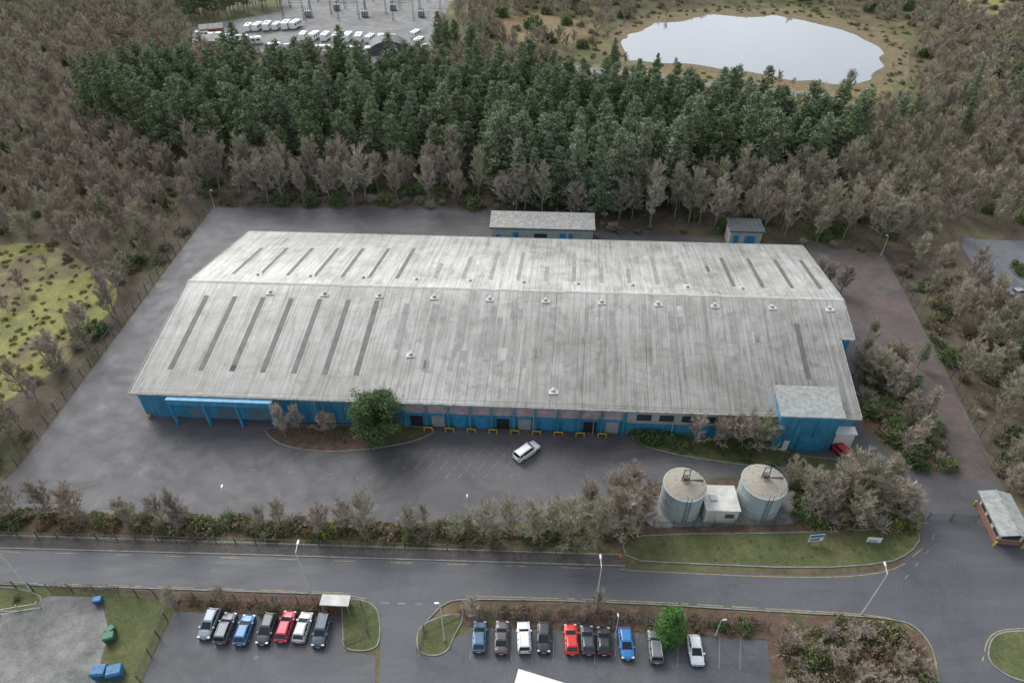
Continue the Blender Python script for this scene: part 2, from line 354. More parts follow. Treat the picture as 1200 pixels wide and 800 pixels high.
patch('verge',[(-300,684),(0,686),(46,695),(50,708),(30,716),(0,716),(-300,716)],.12,M['grass'],1,0,True)
patch('concrete_yard',[(-400,716),(0,717),(60,698),(118,699),(122,716),(128,740),(118,775),(108,900),(-500,900)],.016,M['concrete'],0)
patch('grass_bank',[(118,697),(200,701),(196,722),(172,765),(160,790),(128,790),(128,770),(150,765),(132,725)],.03,M['grass'],0,.15)
patch('car_park',[(205,716),(400,724),(402,762),(440,768),(438,900),(130,900),(176,775)],.018,M['cpark'],0)
patch('car_park',[(488,768),(560,735),(770,742),(900,750),(905,800),(905,900),(486,900)],.0185,M['cpark'],0)
patch('kerbed_island',[(400,700),(430,703),(444,715),(446,745),(440,762),(402,762),(402,740)],.12,M['grass'],2,0,True)
patch('kerbed_island',[(488,740),(500,728),(530,718),(545,722),(532,745),(522,768),(490,767)],.12,M['grass'],2,0,True)
patch('verge',[(140,689),(400,698),(400,722),(205,715),(196,704)],.05,M['litter'],0,.15)
patch('verge',[(530,704),(735,709),(900,719),(1050,727),(1078,742),(1094,775),(1096,900),(908,900),(900,750),(770,741),(545,733)],.05,M['litter'],0,.15)
patch('traffic_island',[(1162,745),(1185,738),(1260,742),(1260,800),(1200,800),(1170,786),(1156,770)],.12,M['grass'],2,0,True)
kl=chaikin(GL((1100,900),(1100,775),(1080,738),(1050,724),(900,716),(735,706),(545,701),(520,706),(500,728)),2,False); kerb('kerb',kl,.02)
line('yellow_line',chaikin(GL((1092,780),(1072,738),(1045,721),(900,713),(735,703),(548,698)),2,False),.12,.03,M['myellow'])
line('yellow_line',chaikin(GL((735,668),(950,678),(1048,671),(1081,642)),2,False),.11,.03,M['myellow'])
line('yellow_line',GL((0,646),(300,654),(600,663),(735,667)),.10,.03,M['myellow'],(3,5))
line('yellow_line',GL((0,682),(150,686),(400,694),(428,699)),.10,.03,M['myellow'],(5,2))
line('yellow_line',chaikin(GL((1151,775),(1158,743),(1185,735),(1260,738)),2,False),.12,.03,M['myellow'])
line('white_line',GL((1060,678),(1092,640),(1095,612)),.12,.03,M['mworn'],(1,2))
line('white_line',GL((446,706),(505,708)),.25,.03,M['mworn'],(1,1))
kerb('kerb',GL((0,684.5),(150,688.5),(400,696.5),(430,702)),.02)
kerb('kerb',GL((1150,598),(1210,640),(1500,650)),.02)
for i in range(9):
    x=236+i*21.5
    line('parking_bay_line',GL((x+2,722+i*.8),(x-5,758+i*.8)),.09,.026,M['mworn'])
for i in range(14):
    x=552+i*24.3
    line('parking_bay_line',GL((x,734+i*.9),(x-1,772+i*.9)),.09,.026,M['mworn'])
for i in range(10):
    x=476+i*15
    line('bay_marking',GL((x+16,525),(x-14,560)),.10,.022,M['mworn'],(2,1))
line('bay_marking',GL((120,543),(330,552),(460,560)),.12,.022,M['mworn'],(1,5))
line('tarmac_seam',GL((0,655),(300,663),(600,672),(900,688),(1200,706)),.12,.024,M['yard'])
for (x,y) in [(700,690),(250,668),(1120,660),(860,690),(560,520),(420,560),(300,770),(620,785)]:
    mb=MB(); mb.tube((0,0,0),(0,0,.008),.32,.32,16,0,True); build(mb,'manhole_cover',[M['darksteel']],G(x,y,.022))
# ------------------------------------------------------------ warehouse
FL=Vector((-63.3,82.5,0)); e1=Vector((.99878,-.0494,0)); e2=Vector((.0925,.9957,0))
def P(a,b,z=0): q=FL+e1*a+e2*b; return (q.x,q.y,z)
WH=empty('warehouse')
EZ,RZ,RB,BB=6.4,11.3,24.6,50.6
def roofz(b): 
    return EZ+(RZ-EZ)*b/RB if b<=RB else RZ-(RZ-EZ)*(b-RB)/(BB-RB)
mb=MB(); uvs=[]
def rq(a0,a1,b0,b1,mi=0,dz=.0):
    p=[P(a0,b0,roofz(b0)+dz),P(a1,b0,roofz(b0)+dz),P(a1,b1,roofz(b1)+dz),P(a0,b1,roofz(b1)+dz)]
    mb.add(p,[(0,1,2,3)],mi); uvs.extend([(a0,b0),(a1,b0),(a1,b1),(a0,b1)])
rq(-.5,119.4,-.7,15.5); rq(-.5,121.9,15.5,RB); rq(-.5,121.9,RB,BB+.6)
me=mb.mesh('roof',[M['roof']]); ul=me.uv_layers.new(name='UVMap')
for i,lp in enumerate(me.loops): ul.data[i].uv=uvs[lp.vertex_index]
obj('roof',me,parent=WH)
mb=MB()
def edge(a0,b0,a1,b1,w=.3,t=.28):
    z0,z1=roofz(b0),roofz(b1)
    if abs(a1-a0)>abs(b1-b0): p=[P(a0,b0-w/2,z0-t),P(a1,b0-w/2,z0-t),P(a1,b0+w/2,z0-t),P(a0,b0+w/2,z0-t),P(a0,b0-w/2,z0+.03),P(a1,b0-w/2,z0+.03),P(a1,b0+w/2,z0+.03),P(a0,b0+w/2,z0+.03)]
    else: p=[P(a0-w/2,b0,z0-t),P(a0+w/2,b0,z0-t),P(a0+w/2,b1,z1-t),P(a0-w/2,b1,z1-t),P(a0-w/2,b0,z0+.06),P(a0+w/2,b0,z0+.06),P(a0+w/2,b1,z1+.06),P(a0-w/2,b1,z1+.06)]
    mb.hexa(p,0)
edge(-.65,-.87,119.55,-.87,.22); edge(-.65,BB+.75,122.05,BB+.75,.22)
edge(-.66,-.7,-.66,RB,.2);edge(-.66,RB,-.66,BB+.6,.2);edge(119.56,-.7,119.56,15.3,.2);edge(122.06,15.5,122.06,RB,.2);edge(122.06,RB,122.06,BB+.6,.2)
edge(119.7,15.35,121.9,15.35)
build(mb,'roof_edge_trim',[M['sheet']],parent=WH)
mb=MB()
mb.add([P(-.6,RB-.35,roofz(RB-.35)+.03),P(122,RB-.35,roofz(RB-.35)+.03),P(122,RB,RZ+.12),P(-.6,RB,RZ+.12),P(122,RB+.35,roofz(RB+.35)+.03),P(-.6,RB+.35,roofz(RB+.35)+.03)],[(0,1,2,3),(3,2,4,5)])
build(mb,'ridge_cap',[M['offwhite']],parent=WH)
mb=MB()
def sl(a,b0,b1,w,mi):
    p=[P(a-w/2,b0,roofz(b0)-.02),P(a+w/2,b0,roofz(b0)-.02),P(a+w/2,b1,roofz(b1)-.02),P(a-w/2,b1,roofz(b1)-.02)]
    q=[(x,y,z+.04) for x,y,z in p]; mb.hexa(p+q,mi)
bay=5.35
for k in range(1,8): sl(1.2+bay*(k-.35)-.3,4.2,21.0,.95,0)
for k in range(1,8): sl(1.5+bay*(k-.2)+.6,28.2,41.5+.3*k,.75,0)
for a in (103,108.5,114,119.3): sl(a,29.0,43,.75,0)
sl(112.5,6.5,18.5,.9,0)
for k in range(8,21):
    if k%2 or k<12: sl(1.2+bay*(k-.35),random.choice([6,8,10]),20.5,1.0,1)
for k in range(8,19): sl(3+bay*k,29,random.choice([36,40,43]),.8,1)
for i in range(22):
    a=random.uniform(42,116); b0=random.uniform(2,18); sl(a,b0,b0+random.choice([2.4,2.4,4.8]),1.0,1)
build(mb,'rooflights',[M['skyl'],M['skyl2']],parent=WH)
mb=MB()
for i in range(12):
    a=1.07*random.randint(2,110); b0=2.75*random.randint(0,17)+.05
    if abs(b0-RB)<3.5: continue
    sl(a,b0,b0+2.6,1.05,0)
build(mb,'replaced_sheets',[simple('newer_sheet',(.40,.395,.37),.5,0,.2,.7)],parent=WH)
def vent(a,b,s=.6):
    v=MB(); z=roofz(b); x,y,_=P(a,b)
    v.box(-.5*s,.5*s,-.5*s,.5*s,-.3,.3*s,0); v.tube((0,0,.3*s),(0,0,.7*s),.36*s,.36*s,10,1,True); v.tube((0,0,.7*s),(0,0,.9*s),.6*s,.15*s,10,1,True); v.box(-.75,.75,-.75,.75,-.32,.05,2)
    build(v,'roof_vent',[M['greyclad'],M['offwhite'],M['offwhite']],(x,y,z),0,WH)
for i in range(11):
    vent(16+i*10.3,22.3)
    if i<10: vent(11.3+i*10.35,28.2,.5)
for a,b in ((45,9),(70,2.5)): vent(a,b,.6)
mb=MB()
def wl(a0,b0,a1,b1,z0,z1,mi,t=.25):
    if abs(a1-a0)>abs(b1-b0): mb.box(a0,a1,b0,b0+t,z0,z1,mi,P)
    else: mb.box(a0,a0+t,b0,b1,z0,z1,mi,P)
wl(0,0,119,0,0,6.25,0)
mb.box(8,11,-.06,-.01,0,4.3,2,P); mb.box(13,16.5,-.06,-.01,0,4.3,2,P); mb.box(18.5,22,-.06,-.01,0,4.3,2,P)
wl(0,BB-.3,121.5,BB-.3,0,6.2,0)
for a in (0,121.3): 
    b0=.3 if a==0 else 15.8
    for ba,bb in ((b0,RB),(RB,BB-.35)):
        z0,z1=roofz(ba)-.1,roofz(bb)-.1
        mb.hexa([P(a,ba),P(a+.25,ba),P(a+.25,bb),P(a,bb),P(a,ba,z0),P(a+.25,ba,z0),P(a+.25,bb,z1),P(a,bb,z1)],0)
mb.hexa([P(118.75,.3),P(119,.3),P(119,15.6),P(118.75,15.6),P(118.75,.3,roofz(.3)-.1),P(119,.3,roofz(.3)-.1),P(119,15.6,roofz(15.6)-.1),P(118.75,15.6,roofz(15.6)-.1)],0)
mb.box(119.1,121.3,15.55,15.8,0,9.3,0,P)
build(mb,'walls',[M['blue'],M['greyclad'],M['bluedoor'],M['dark']],parent=WH)
mb=MB()
mb.box(6.0,23.8,-1.9,-1.7,4.9,6.0,0,P); mb.box(6.0,23.8,-1.68,-.02,5.85,5.98,0,P)
for a in (6.3,12,17.6,23.3): mb.box(a-.18,a+.18,-1.88,-1.5,0,4.88,0,P); mb.tube(P(a,-1.6,4.8),P(a+.9,-1.6,3.9),.1,.1,4,0)
for a in (.6,5.2): mb.box(a-.25,a+.25,-.5,-.1,0,.6,2,P)
mb.box(45.2,82.2,-.42,-.02,5.35,6.1,0,P)
mb.box(45.4,82,-.10,-.02,3.2,5.3,3,P)
mb.box(45.4,82,-.30,-.02,2.75,3.15,0,P)
for i in range(11):
    a=45.4+i*3.66; mb.box(a-.16,a+.16,-.62,-.44,0,6.0,1,P)
    if 0<i<11: mb.box(a-2.9,a-.8,-.08,-.02,.0,2.7,4 if i%4==1 else (5 if i%4==2 else 0),P)
for i in range(9):
    a=49.3+i*3.66
    mb.box(a-.75,a-.6,-1.3,-1.15,0,.85,2,P); mb.box(a+.6,a+.75,-1.3,-1.15,0,.85,2,P); mb.box(a-.75,a+.75,-1.3,-1.15,.86,1.02,2,P)
    mb.box(a-.7,a+.7,-.7,-.5,0,.5,6,P)
for i in range(4):
    a=25.5+i*5.35; mb.box(a-.12,a+.12,-.22,-.02,0,6.1,1,P)
mb.box(24,44.8,-.25,-.02,5.5,6.1,1,P); mb.box(31,33.2,-.12,-.02,0,2.3,5,P); mb.box(39,42.5,-.1,-.02,0,3.6,5,P)
mb.box(82.4,105.2,-.08,-.02,2.6,5.9,5,P); mb.box(82.4,105.2,-.2,-.02,0,2.55,1,P)
for i in range(6): mb.box(84+i*3.7,86.4+i*3.7,-.14,-.09,3.3,4.7,7,P)
mb.box(116.2,119.3,-1.6,-.05,0,3.4,8,P); mb.box(116,119.5,-1.8,-.02,3.41,3.6,8,P)
mb.box(0.3,5.8,-.3,-.02,5.5,6.15,1,P)
for a in (30.5,41,52,67,77,90,99): mb.tube(P(a,-.75,.1),P(a,-.75,6.2),.07,.07,6,5)
build(mb,'frontage',[M['bluetrim'],M['blue'],M['yellow'],M['door'],M['black'],M['greyclad'],M['rubber'],M['wglass'],M['white']],parent=WH)
TW=MB(); 
def Tt(x0,x1,y0,y1,z0,z1,mi): TW.box(x0,x1,y0,y1,z0,z1,mi,P)
Tt(106.3,115.6,-2.3,3.2,0,8.0,0)
TW.hexa([P(105.9,-2.8,8.02),P(116,-2.8,8.02),P(116,3.6,8.7),P(105.9,3.6,8.7),P(105.9,-2.8,8.2),P(116,-2.8,8.2),P(116,3.6,8.9),P(105.9,3.6,8.9)],1)
Tt(106.2,115.7,-2.45,-2.32,7.2,7.7,2)
Tt(108,108.9,-2.4,-2.32,0,2.1,3); Tt(110.3,114.6,-2.4,-2.32,0,3.2,2)
for a in (106.35,109.3,112.4,115.45): Tt(a-.08,a+.08,-2.42,-2.32,3.3,7.1,2)
build(TW,'entrance_tower',[M['blue'],M['ribroof'],M['bluetrim'],M['white']],parent=WH)
def outbuilding(name,x0,x1,y0,d,h,wall,roof,doors,pitch=.8):
    e=empty(name,((x0+x1)/2,y0+d/2,0),-.05); W=(x1-x0)/2; D=d/2
    mb=MB(); mb.box(-W,W,-D,D,0,h,0); build(mb,'walls',[wall],parent=e)
    mb=MB(); mb.hexa([(-W-.4,-D-.5,h+.01),(W+.4,-D-.5,h+.01),(W+.4,D+.4,h+pitch),(-W-.4,D+.4,h+pitch),(-W-.4,-D-.5,h+.2),(W+.4,-D-.5,h+.2),(W+.4,D+.4,h+pitch+.2),(-W-.4,D+.4,h+pitch+.2)],0)
    mb.box(-W,W,-D+.1,D-.01,h+.0,h+.1,0)
    build(mb,'roof',[roof],parent=e)
    mb=MB()
    for (a,b,z0,z1,mi) in doors: mb.box(-W+a,-W+b,-D-.06,-D-.01,z0,z1,mi)
    mb.box(-W-.45,W+.45,-D-.62,-D-.52,h-.15,h+.15,2)
    build(mb,'doors_and_windows',[M['bluetrim'],M['wglass'],M['darksteel']],parent=e)
outbuilding('plant_building',-4.7,19,138.2,5.5,4.3,M['cream'],M['sheet'],[(1,2.2,0,2.3,0),(5,6.4,0,3,0),(10,13,1.6,2.8,1),(16,17.4,0,3,0),(18,19,.0,3,0)])
outbuilding('brick_hut',50.8,58,137.0,4.5,4.3,M['cream'],M['ribdark'],[(.8,2.0,0,3,0),(3.4,5.8,0,3,0)],.3)
def tank(cx,cy,R,h):
    x,y,_=G(cx,cy); e=empty('storage_tank',(x,y,.07))
    mb=MB(); n=40
    rings=[(R,0),(R,h*.33),(R*1.012,h*.335),(R*1.012,h*.35),(R,h*.355),(R,h*.66),(R*1.012,h*.665),(R*1.012,h*.68),(R,h*.685),(R,h),(R*1.03,h),(R*1.03,h+.12),(R*.98,h+.14),(.5,h+.8)]
    vs=[(r*math.cos(2*math.pi*i/n),r*math.sin(2*math.pi*i/n),z) for r,z in rings for i in range(n)]
    fs=[(k*n+i,k*n+(i+1)%n,(k+1)*n+(i+1)%n,(k+1)*n+i) for k in range(len(rings)-1) for i in range(n)]
    mb.add(vs,fs[:-n],0); mb.add(vs,fs[-n:],1); mb.tube((0,0,h+.7),(0,0,h+1.0),.5,.5,12,1,True)
    build(mb,'tank_shell',[M['tankm'],M['tankroof']],parent=e)
    mb=MB()
    for s in (-.3,.3): mb.tube((s,-R-.15,0),(s,-R-.15,h+1.1),.04,.04,5,0)
    for i in range(12): mb.tube((-.3,-R-.15,.4+i*.4),(.3,-R-.15,.4+i*.4),.025,.025,4,0)
    for i in range(24):
        a=2*math.pi*i/24; q=(R*.97*math.cos(a),R*.97*math.sin(a)); a2=2*math.pi*(i+1)/24; q2=(R*.97*math.cos(a2),R*.97*math.sin(a2))
        if 4<i<20: continue
        mb.tube((*q,h+.1),(*q,h+1.1),.03,.03,4,0); mb.tube((*q,h+1.1),(*q2,h+1.1),.03,.03,4,0)
    for s in(-.6,.6):
        mb.tube((s,.2,h+.7),(s*.6,.2,h+3.2),.07,.07,5,0)
    mb.tube((-.6,.2,h+3.1),(.6,.2,h+3.1),.07,.07,5,0); mb.tube((-.5,.2,h+2.0),(.5,.2,h+2.0),.06,.06,5,0)
    mb.box(-.35,.35,-.1,.5,h+1.0,h+1.6,0); mb.tube((0,.2,h+.85),(R*.9,.6,h+.35),.1,.1,6,0)
    build(mb,'ladder_and_rails',[M['darksteel']],parent=e)
def tankmat(name,c,c2):
    m,nt,b=new_mat(name); a=noise(nt,pos(nt,(1.8,1.8,.2)),1,6,.75); 
    r=ramp(nt,a,[(.3,c2),(.47,c),(.75,[x*1.15 for x in c])]); nt.links.new(r.outputs[0],b.inputs['Base Color']); b.inputs['Roughness'].default_value=.8; return m
M['tankm']=tankmat('weathered_tank_paint',(.32,.37,.38),(.19,.18,.15)); M['tankroof']=tankmat('tank_roof_paint',(.30,.27,.22),(.17,.13,.10))
tank(796,593,3.1,5.1); tank(886,590,3.25,5.1)
x,y,_=G(840,599); e=empty('pump_house',(x,y,.07),-.03)
mb=MB(); mb.box(-2.4,2.4,-2.0,2.4,0,2.8,0); build(mb,'walls',[M['offwhite']],parent=e)
mb=MB(); mb.box(-2.55,2.55,-2.15,2.55,2.81,2.98,0); mb.box(-1.6,-.6,-.4,.6,2.99,3.2,1); build(mb,'roof',[M['offwhite'],M['greyclad']],parent=e)
mb=MB(); mb.box(-1.8,-.8,-2.06,-2.01,0,2.1,0); mb.box(.5,1.8,-2.06,-2.01,1.1,2.1,1); build(mb,'door',[M['cream'],M['darksteel']],parent=e)
x,y,_=G(1168,616); e=empty('gatehouse',(x,y,.03),-.12)
mb=MB(); mb.box(-1.7,1.7,-3.2,3.2,0,1.0,0); mb.box(-1.66,1.66,-3.16,3.16,1.01,2.7,1); mb.box(-1.6,1.6,-3.1,3.1,2.71,2.75,1); build(mb,'walls',[M['brick'],M['cream']],parent=e)
mb=MB()
for s in(-1,1):
    mb.hexa([(0,-4,3.3),(s*2.3,-4,2.72),(s*2.3,4,2.72),(0,4,3.3),(0,-4,3.42),(s*2.3,-4,2.84),(s*2.3,4,2.84),(0,4,3.42)],0)
    mb.tube((s*2.32,-4,2.72),(s*2.32,4,2.72),.09,.09,6,1)
for s in (-3.17,3.17): mb.add([(-1.66,s,2.71),(1.66,s,2.71),(0,s,3.28)],[(0,1,2)],2)
mb.tube((0,-4.02,3.44),(0,4.02,3.44),.12,.12,6,0,True)
build(mb,'roof',[M['ribroof'],M['darksteel'],M['cream']],parent=e)
mb=MB(); mb.box(-1.2,1.2,-3.2,-3.165,1.15,2.3,0)
for yy in(-2.2,0,2): 
    mb.box(-1.72,-1.665,yy-.7,yy+.7,1.15,2.3,0); mb.box(1.665,1.72,yy-.7,yy+.7,1.15,2.3,0)
for s in(-1.9,1.9): mb.tube((s,-3.6,0),(s,-3.6,1.0),.15,.15,8,1,True); mb.tube((s,3.6,0),(s,3.6,1.0),.15,.15,8,1,True)
build(mb,'windows_and_bollards',[M['wglass'],M['yellow']],parent=e)
def fence(name,gp,h=2.0,post=2.8,pale=.35,mat='darksteel',pw=.05):
    pl=GL(*gp); mb=MB()
    for a,b in zip(pl[:-1],pl[1:]):
        L=math.hypot(b[0]-a[0],b[1]-a[1]); dx,dy=(b[0]-a[0])/L,(b[1]-a[1])/L
        def T(s,t,z): return (a[0]+dx*s-dy*t,a[1]+dy*s+dx*t,z)
        n=max(1,round(L/post))
        for i in range(n+1): s=L*i/n; mb.box(s-.05,s+.05,-.05,.05,0,h+.1,0,T)
        for z in (.25,h-.25): mb.box(0,L,-.09,-.055,z,z+.05,0,T)
        k=int(L/pale)
        for i in range(k): s=(i+.5)*pale; mb.box(s-pw/2,s+pw/2,-.12,-.095,.05,h,0,T)
    return build(mb,name,[M[mat]])
fence('site_gate',[(1086,609),(1112,610)],1.8,3,.25,'darksteel'); fence('site_gate',[(1114,610),(1142,612)],1.8,3,.25,'darksteel')
fence('perimeter_fence',[(250,240),(20,545)],2.4,3,.6,'darksteel',.03)
fence('perimeter_fence',[(250,240),(570,243)],2.4,3,.6,'darksteel',.03)
fence('perimeter_fence',[(1037,297),(1102,420),(1180,576)],2.4,3,.6,'darksteel',.03)
fence('perimeter_fence',[(-150,620),(0,630),(300,638),(600,647),(728,651)],1.8,3,.5,'darksteel',.03)
fence('palisade_fence',[(-60,682),(0,688),(60,694)],2,2.8,.3,'gsteel'); fence('palisade_fence',[(60,694),(140,697),(205,702),(398,708)],2,2.8,.3,'darksteel')
fence('palisade_fence',[(205,706),(178,770),(165,800)],2,2.8,.3,'darksteel')
fence('palisade_fence',[(400,706),(424,712),(432,745),(405,758)],1.8,2.8,.3,'darksteel'); fence('palisade_fence',[(492,762),(497,740),(540,722)],1.8,2.8,.3,'darksteel')
fence('palisade_fence',[(545,722),(735,729),(900,737)],1.8,2.8,.35,'darksteel')
fence('chainlink_fence',[(1130,282),(1215,360),(1300,372)],2,3,.5,'steel',.03)
fence('chainlink_fence',[(765,619),(930,615),(940,606)],1.8,3,.4,'gsteel',.03)
fence('service_yard_fence',[(-60,720),(0,720),(48,712)],1.5,3,.4,'steel',.04)
M['lampm']=simple('lamp_column_paint',(.62,.63,.63),.45,.2,.1)
def lamp(gx,gy,h=10,az=0,arm=1.2,k=1.0):
    x,y,_=G(gx,gy); mb=MB()
    mb.tube((0,0,0),(0,0,1.6),.13*k,.12*k,8,0); mb.tube((0,0,1.6),(0,0,h),.09*k,.055*k,8,0)
    mb.tube((0,0,h),(arm,0,h+.15),.045*k,.04*k,6,0); mb.box(arm-.1,arm+.5*k,-.12*k,.12*k,h+.08,h+.2,0); mb.box(arm,arm+.4*k,-.09*k,.09*k,h+.03,h+.075,1)
    build(mb,'street_lamp',[M['lampm'],M['greyclad']],(x,y,.1),az)
lamp(37,692,10.5,math.pi*.55); lamp(365,699,10.5,math.pi*.5); lamp(697,716,10.5,math.pi*.5); lamp(1010,719,9.5,math.pi*.45)
lamp(273,606,6.5,math.pi*.5,.4,.8); lamp(521,750,9,math.pi,.2,.9); lamp(1055,592,5,.5,.4,.8); lamp(549,612,5.5,math.pi*.5,.4,.7); lamp(1032,300,5,2,.4,.8)
lamp(720,748,5,math.pi/2,.3,.7);lamp(838,745,4,0,.3,.7);lamp(252,245,5,0,.4,.7)
def sign(gx,gy,w,h,cols,rz):
    x,y,_=G(gx,gy); mb=MB()
    for s in (-w*.4,w*.4): mb.tube((s,0,0),(s,0,h+.7),.05,.05,6,0)
    mb.box(-w/2,w/2,-.08,-.05,.7,.7+h,1); mb.box(-w/2+.06,w/2-.06,-.085,-.081,.7+h*.55,.7+h-.06,2); mb.box(-w/2+.2,w/2-.5,-.085,-.081,.9,.7+h*.4,3)
    build(mb,'site_sign',[M['steel'],M['white'],M[cols[0]],M[cols[1]]],(x,y,.1),rz)
sign(953,637,2.2,1.6,('signblue','darksteel'),.1); sign(1021,638,2.0,1.1,('white','signblue'),-.1)
def wbin(gx,gy,rz=0,mat='greenbin',s=1.0,name='wheelie_bin'):
    x,y,_=G(gx,gy); mb=MB(); mb.hexa([(-.55,-.4,.15),(.55,-.4,.15),(.55,.4,.15),(-.55,.4,.15),(-.65,-.5,1.2),(.65,-.5,1.2),(.65,.5,1.2),(-.65,.5,1.2)],0)
    mb.hexa([(-.68,-.55,1.21),(.68,-.55,1.21),(.68,.52,1.21),(-.68,.52,1.21),(-.6,-.4,1.38),(.6,-.4,1.38),(.6,.45,1.38),(-.6,.45,1.38)],0)
    for sx in(-.5,.5):
        for sy in(-.35,.35): mb.tube((sx,sy-.04,.08),(sx,sy+.04,.08),.08,.08,8,1,True)
    for z in (.5,.8): mb.box(-.62,.62,-.5,-.47,z,z+.04,1)
    o=build(mb,name,[M[mat],M['rubber']],(x,y,.03),rz); o.scale=(s,s,s)
wbin(131,750,.3); wbin(117,706,.2,'skipblue',.8);wbin(132,741,1.0,s=.8)
wbin(121,792,.1,'skipblue',1.35,'refuse_container'); wbin(139,792,.25,'skipblue',1.35,'refuse_container')
x,y,_=G(396,714); e=empty('cycle_shelter',(x,y,.1),-.05)
mb=MB(); mb.box(-1.9,1.9,-.7,.8,2.1,2.25,0); 
for sx in(-1.7,1.7):
    for sy in(-.6,.7): mb.tube((sx,sy,0),(sx,sy,2.1),.05,.05,6,1)
mb.box(-1.75,1.75,.68,.74,.2,2.0,2); build(mb,'shelter',[M['offwhite'],M['steel'],M['greyclad']],parent=e)
x,y,_=G(635,791,3.2); e=empty('white_cabin',(x,y,0),-.28)
mb=MB(); mb.box(-2.7,2.7,-7.5,-.2,0,2.7,0); build(mb,'walls',[M['offwhite']],parent=e)
mb=MB(); mb.hexa([(-2.9,-7.8,2.71),(2.9,-7.8,2.71),(2.9,0,2.71),(-2.9,0,2.71),(-2.9,-7.8,3.2),(2.9,-7.8,3.0),(2.9,0,3.0),(-2.9,0,3.2)],0); build(mb,'roof',[M['white']],parent=e)
mb=MB(); mb.box(-2,-.5,-.19,-.14,1,2.1,0); mb.box(.8,1.8,-.19,-.14,0.2,2.1,0); build(mb,'windows',[M['wglass']],parent=e)
def cone_(gx,gy):
    x,y,_=G(gx,gy); mb=MB(); mb.box(-.2,.2,-.2,.2,0,.05,0); mb.tube((0,0,.05),(0,0,.75),.15,.03,10,0,True); mb.tube((0,0,.3),(0,0,.48),.105,.075,10,1); build(mb,'traffic_cone',[M['orange'],M['white']],(x,y,.13))
cone_(727,652)
